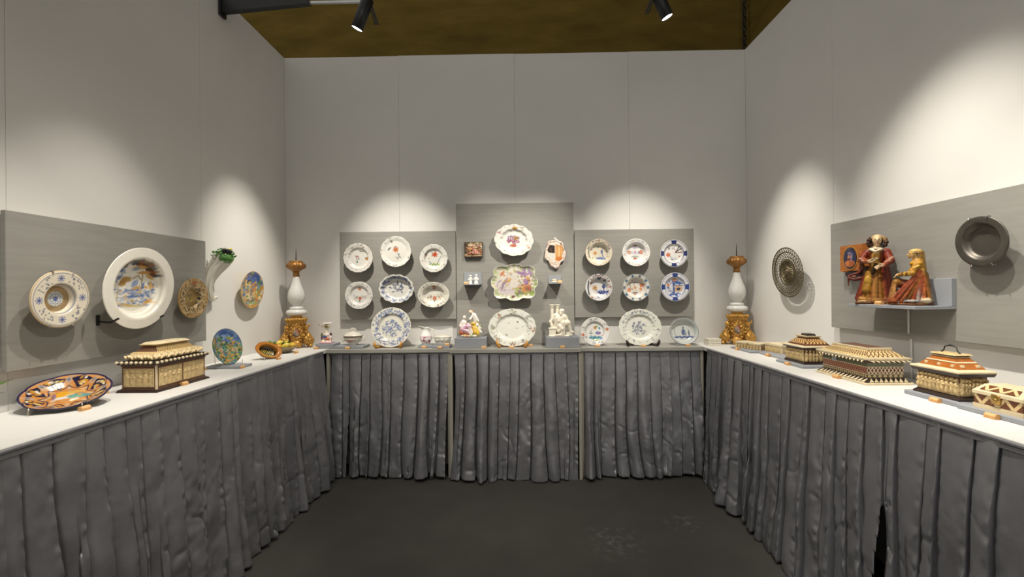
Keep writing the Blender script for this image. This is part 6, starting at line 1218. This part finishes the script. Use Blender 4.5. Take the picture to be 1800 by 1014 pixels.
for i in range(5):
    y0 = hy-.056-i*(2*hy-.112)/5; y1 = hy-.056-(i+1)*(2*hy-.112)/5; MB().bev((-hx+.052, y1+.001, .158), (-hx+.066, y0-.001, .168), .001).build('bone_strip', M['bone'], l_)
for i in range(2):
    x0 = -hx+.052+i*(2*hx-.104)/2; x1 = -hx+.052+(i+1)*(2*hx-.104)/2; MB().bev((x0+.001, -hy+.056, .158), (x1-.001, -hy+.070, .168), .001).build('bone_strip', M['bone'], l_)
MB().box((-hx+.062, -hy+.066, .156), (hx-.056, hy-.060, .166)).build('top_panel', M['rosewood'], l_)
lk = MB(); lk.bev((-bx2-.004, .045, .078), (-bx2-.001, .073, .104), .001); lk.tube([(-bx2-.005, .052, .098), (-bx2-.008, .052, .084)], .003, 6); lk.tube([(-bx2-.005, .066, .098), (-bx2-.008, .066, .084)], .003, 6); lk.build('lock_plate', M['steel'], t)
number_block(1.610, 2.245, RR, 'in front of the large inlaid casket')
# casket with a handle
plinth('flat grey plinth under the handled casket', 1.664, 1.86, 1.683, 1.920, .018)
t, hx, hy = casket_thing('ivory casket with orange hipped lid and iron carrying handle', 1.688, 1.806, 1.705, 1.890, TZ+.018)
MB().frus((0, 0), 0, .008, (hx+.006, hy+.006), (hx+.006, hy+.006)).build('base', M['ebony'], t); MB().frus((0, 0), .008, .018, (hx+.004, hy+.004), (hx-.004, hy-.004)).build('base_moulding', M['ebony'], t); MB().box((-hx+.006, -hy+.006, .018), (hx-.006, hy-.006, .094)).build('body', M['rosewood'], t)
for sd, a, d, wd, nf in (('front-x', hy-.005, hx-.006, 2*hy-.010, 10), ('near', -hx+.005, hy-.006, 2*hx-.010, 8)): add('carved_panel', relief(wd, .076, nf, 95+nf, .014, .0017, 0, True), M['ivory'], t, face_M(sd, a, d, .018))
l_ = MB().frus((0, 0), .094, .106, (hx+.008, hy+.008), (hx+.012, hy+.012)).build('lid', M['ebony'], t)
MB().bev((-hx-.014, -hy-.014, .106), (hx+.014, hy+.014, .116), .003).build('lid_moulding', M['bone'], l_); MB().frus((0, 0), .116, .120, (hx-.002, hy-.002), (hx-.006, hy-.006)).build('bone_strip', M['bone'], l_)
ow = mat('orange_veneer', (.40, .13, .022), .35, noise=(40, .25))
MB().frus((0, 0), .120, .142, (hx-.006, hy-.008), (hx-.020, hy-.030)).build('lid_slope', ow, l_); MB().frus((0, 0), .142, .146, (hx-.018, hy-.028), (hx-.021, hy-.032)).build('bone_strip', M['bone'], l_); MB().frus((0, 0), .146, .160, (hx-.022, hy-.034), (hx-.030, hy-.046)).build('lid_slope', ow, l_); MB().frus((0, 0), .160, .164, (hx-.028, hy-.044), (hx-.031, hy-.048)).build('bone_strip', M['bone'], l_)
MB().frus((0, 0), .164, .169, (hx-.031, hy-.048), (hx-.025, hy-.042)).build('top_moulding', M['ebony'], l_); MB().frus((0, 0), .169, .174, (hx-.023, hy-.040), (hx-.027, hy-.044)).build('top_plate', M['ivory'], l_)
for i, y in enumerate((-.055, 0, .055)): MB().bev((-hx+.009, y-.006, .126), (-hx+.016, y+.006, .135), .001).build('bone_stud', M['bone'], l_)
for i, x in enumerate((-.030, .030)): MB().bev((x-.006, -hy+.012, .126), (x+.006, -hy+.022, .135), .001).build('bone_stud', M['bone'], l_)
MB().tube([(0, -.040, .174), (0, -.034, .178), (0, -.028, .184), (0, -.024, .198), (0, -.012, .202), (0, 0, .204), (0, .012, .202), (0, .024, .198), (0, .028, .184), (0, .034, .178), (0, .040, .174)], [.003, .003, .0025, .0025, .003, .0042, .003, .0025, .0025, .003, .003], 8).build('handle', M['black'], l_, True)
number_block(1.656, 1.768, RR, 'in front of the handled casket')
# small chest with chamfered lid
plinth('flat grey plinth under the small bone chest', 1.652, 1.885, 1.38, 1.680, .018)
t, hx, hy = casket_thing('small bone chest with dark zigzag inlay and brass lock', 1.672, 1.815, 1.478, 1.640, TZ+.018, 0, 'chest')
MB().box((-hx, -hy, 0), (hx, hy, .016)).build('base', M['bone'], t); MB().box((-hx+.003, -hy+.003, .016), (hx-.003, hy-.003, .050)).build('body', M['rosewood'], t)
def zig(u, v, n=3.0): return pick(np.abs(((u*n) % 1)*2-1-v*.0-(.0)) > 2, '#000000', '#d8c090')
def zz(n):
    def f(u, v):
        k = np.abs(((u*n) % 1)*2-1); d = np.abs(k-v); c = pick(d < .26, '#d8bf8c', '#6a3c1c'); q = np.abs((((u*n)+.5) % 1)*2-1); return c
    return f
add('zigzag_inlay', veneer((-hx+.0024, hy-.004, .017), (-hx+.0024, -hy+.004, .017), (-hx+.0024, -hy+.004, .050), (-hx+.0024, hy-.004, .050), 160, 30, zz(3)), M['veneer'], t); add('zigzag_inlay', veneer((-hx+.004, -hy+.0024, .017), (hx-.004, -hy+.0024, .017), (hx-.004, -hy+.0024, .050), (-hx+.004, -hy+.0024, .050), 120, 30, zz(2.5)), M['veneer'], t)
l_ = MB().bev((-hx-.002, -hy-.002, .051), (hx+.002, hy+.002, .064), .0015).build('lid', M['bone'], t)
MB().frus((0, 0), .064, .086, (hx-.001, hy-.001), (hx-.034, hy-.012)).build('lid_slope', M['bone'], l_)
e = .0008
add('zigzag_inlay', veneer((-hx+.006-e, hy-.020, .068), (-hx+.006-e, -hy+.020, .068), (-hx+.029-e, -hy+.026, .084), (-hx+.029-e, hy-.026, .084), 160, 30, zz(2.5)), M['veneer'], l_, Matrix.Translation((-.0004, 0, .0008))); add('zigzag_inlay', veneer((-hx+.018, -hy+.003, .067), (hx-.018, -hy+.003, .067), (hx-.036, -hy+.0105, .083), (-hx+.036, -hy+.0105, .083), 80, 24, zz(2)), M['veneer'], l_, Matrix.Translation((0, -.001, .0006)))
lk = MB(); lk.bev((-hx-.005, -.014, .026), (-hx+.003, .016, .060), .002); lk.ball((-hx-.005, .001, .040), (.004, .007, .008)); lk.build('lock', M['brass'], t, True)
number_block(1.640, 1.545, RR, 'in front of the small bone chest')
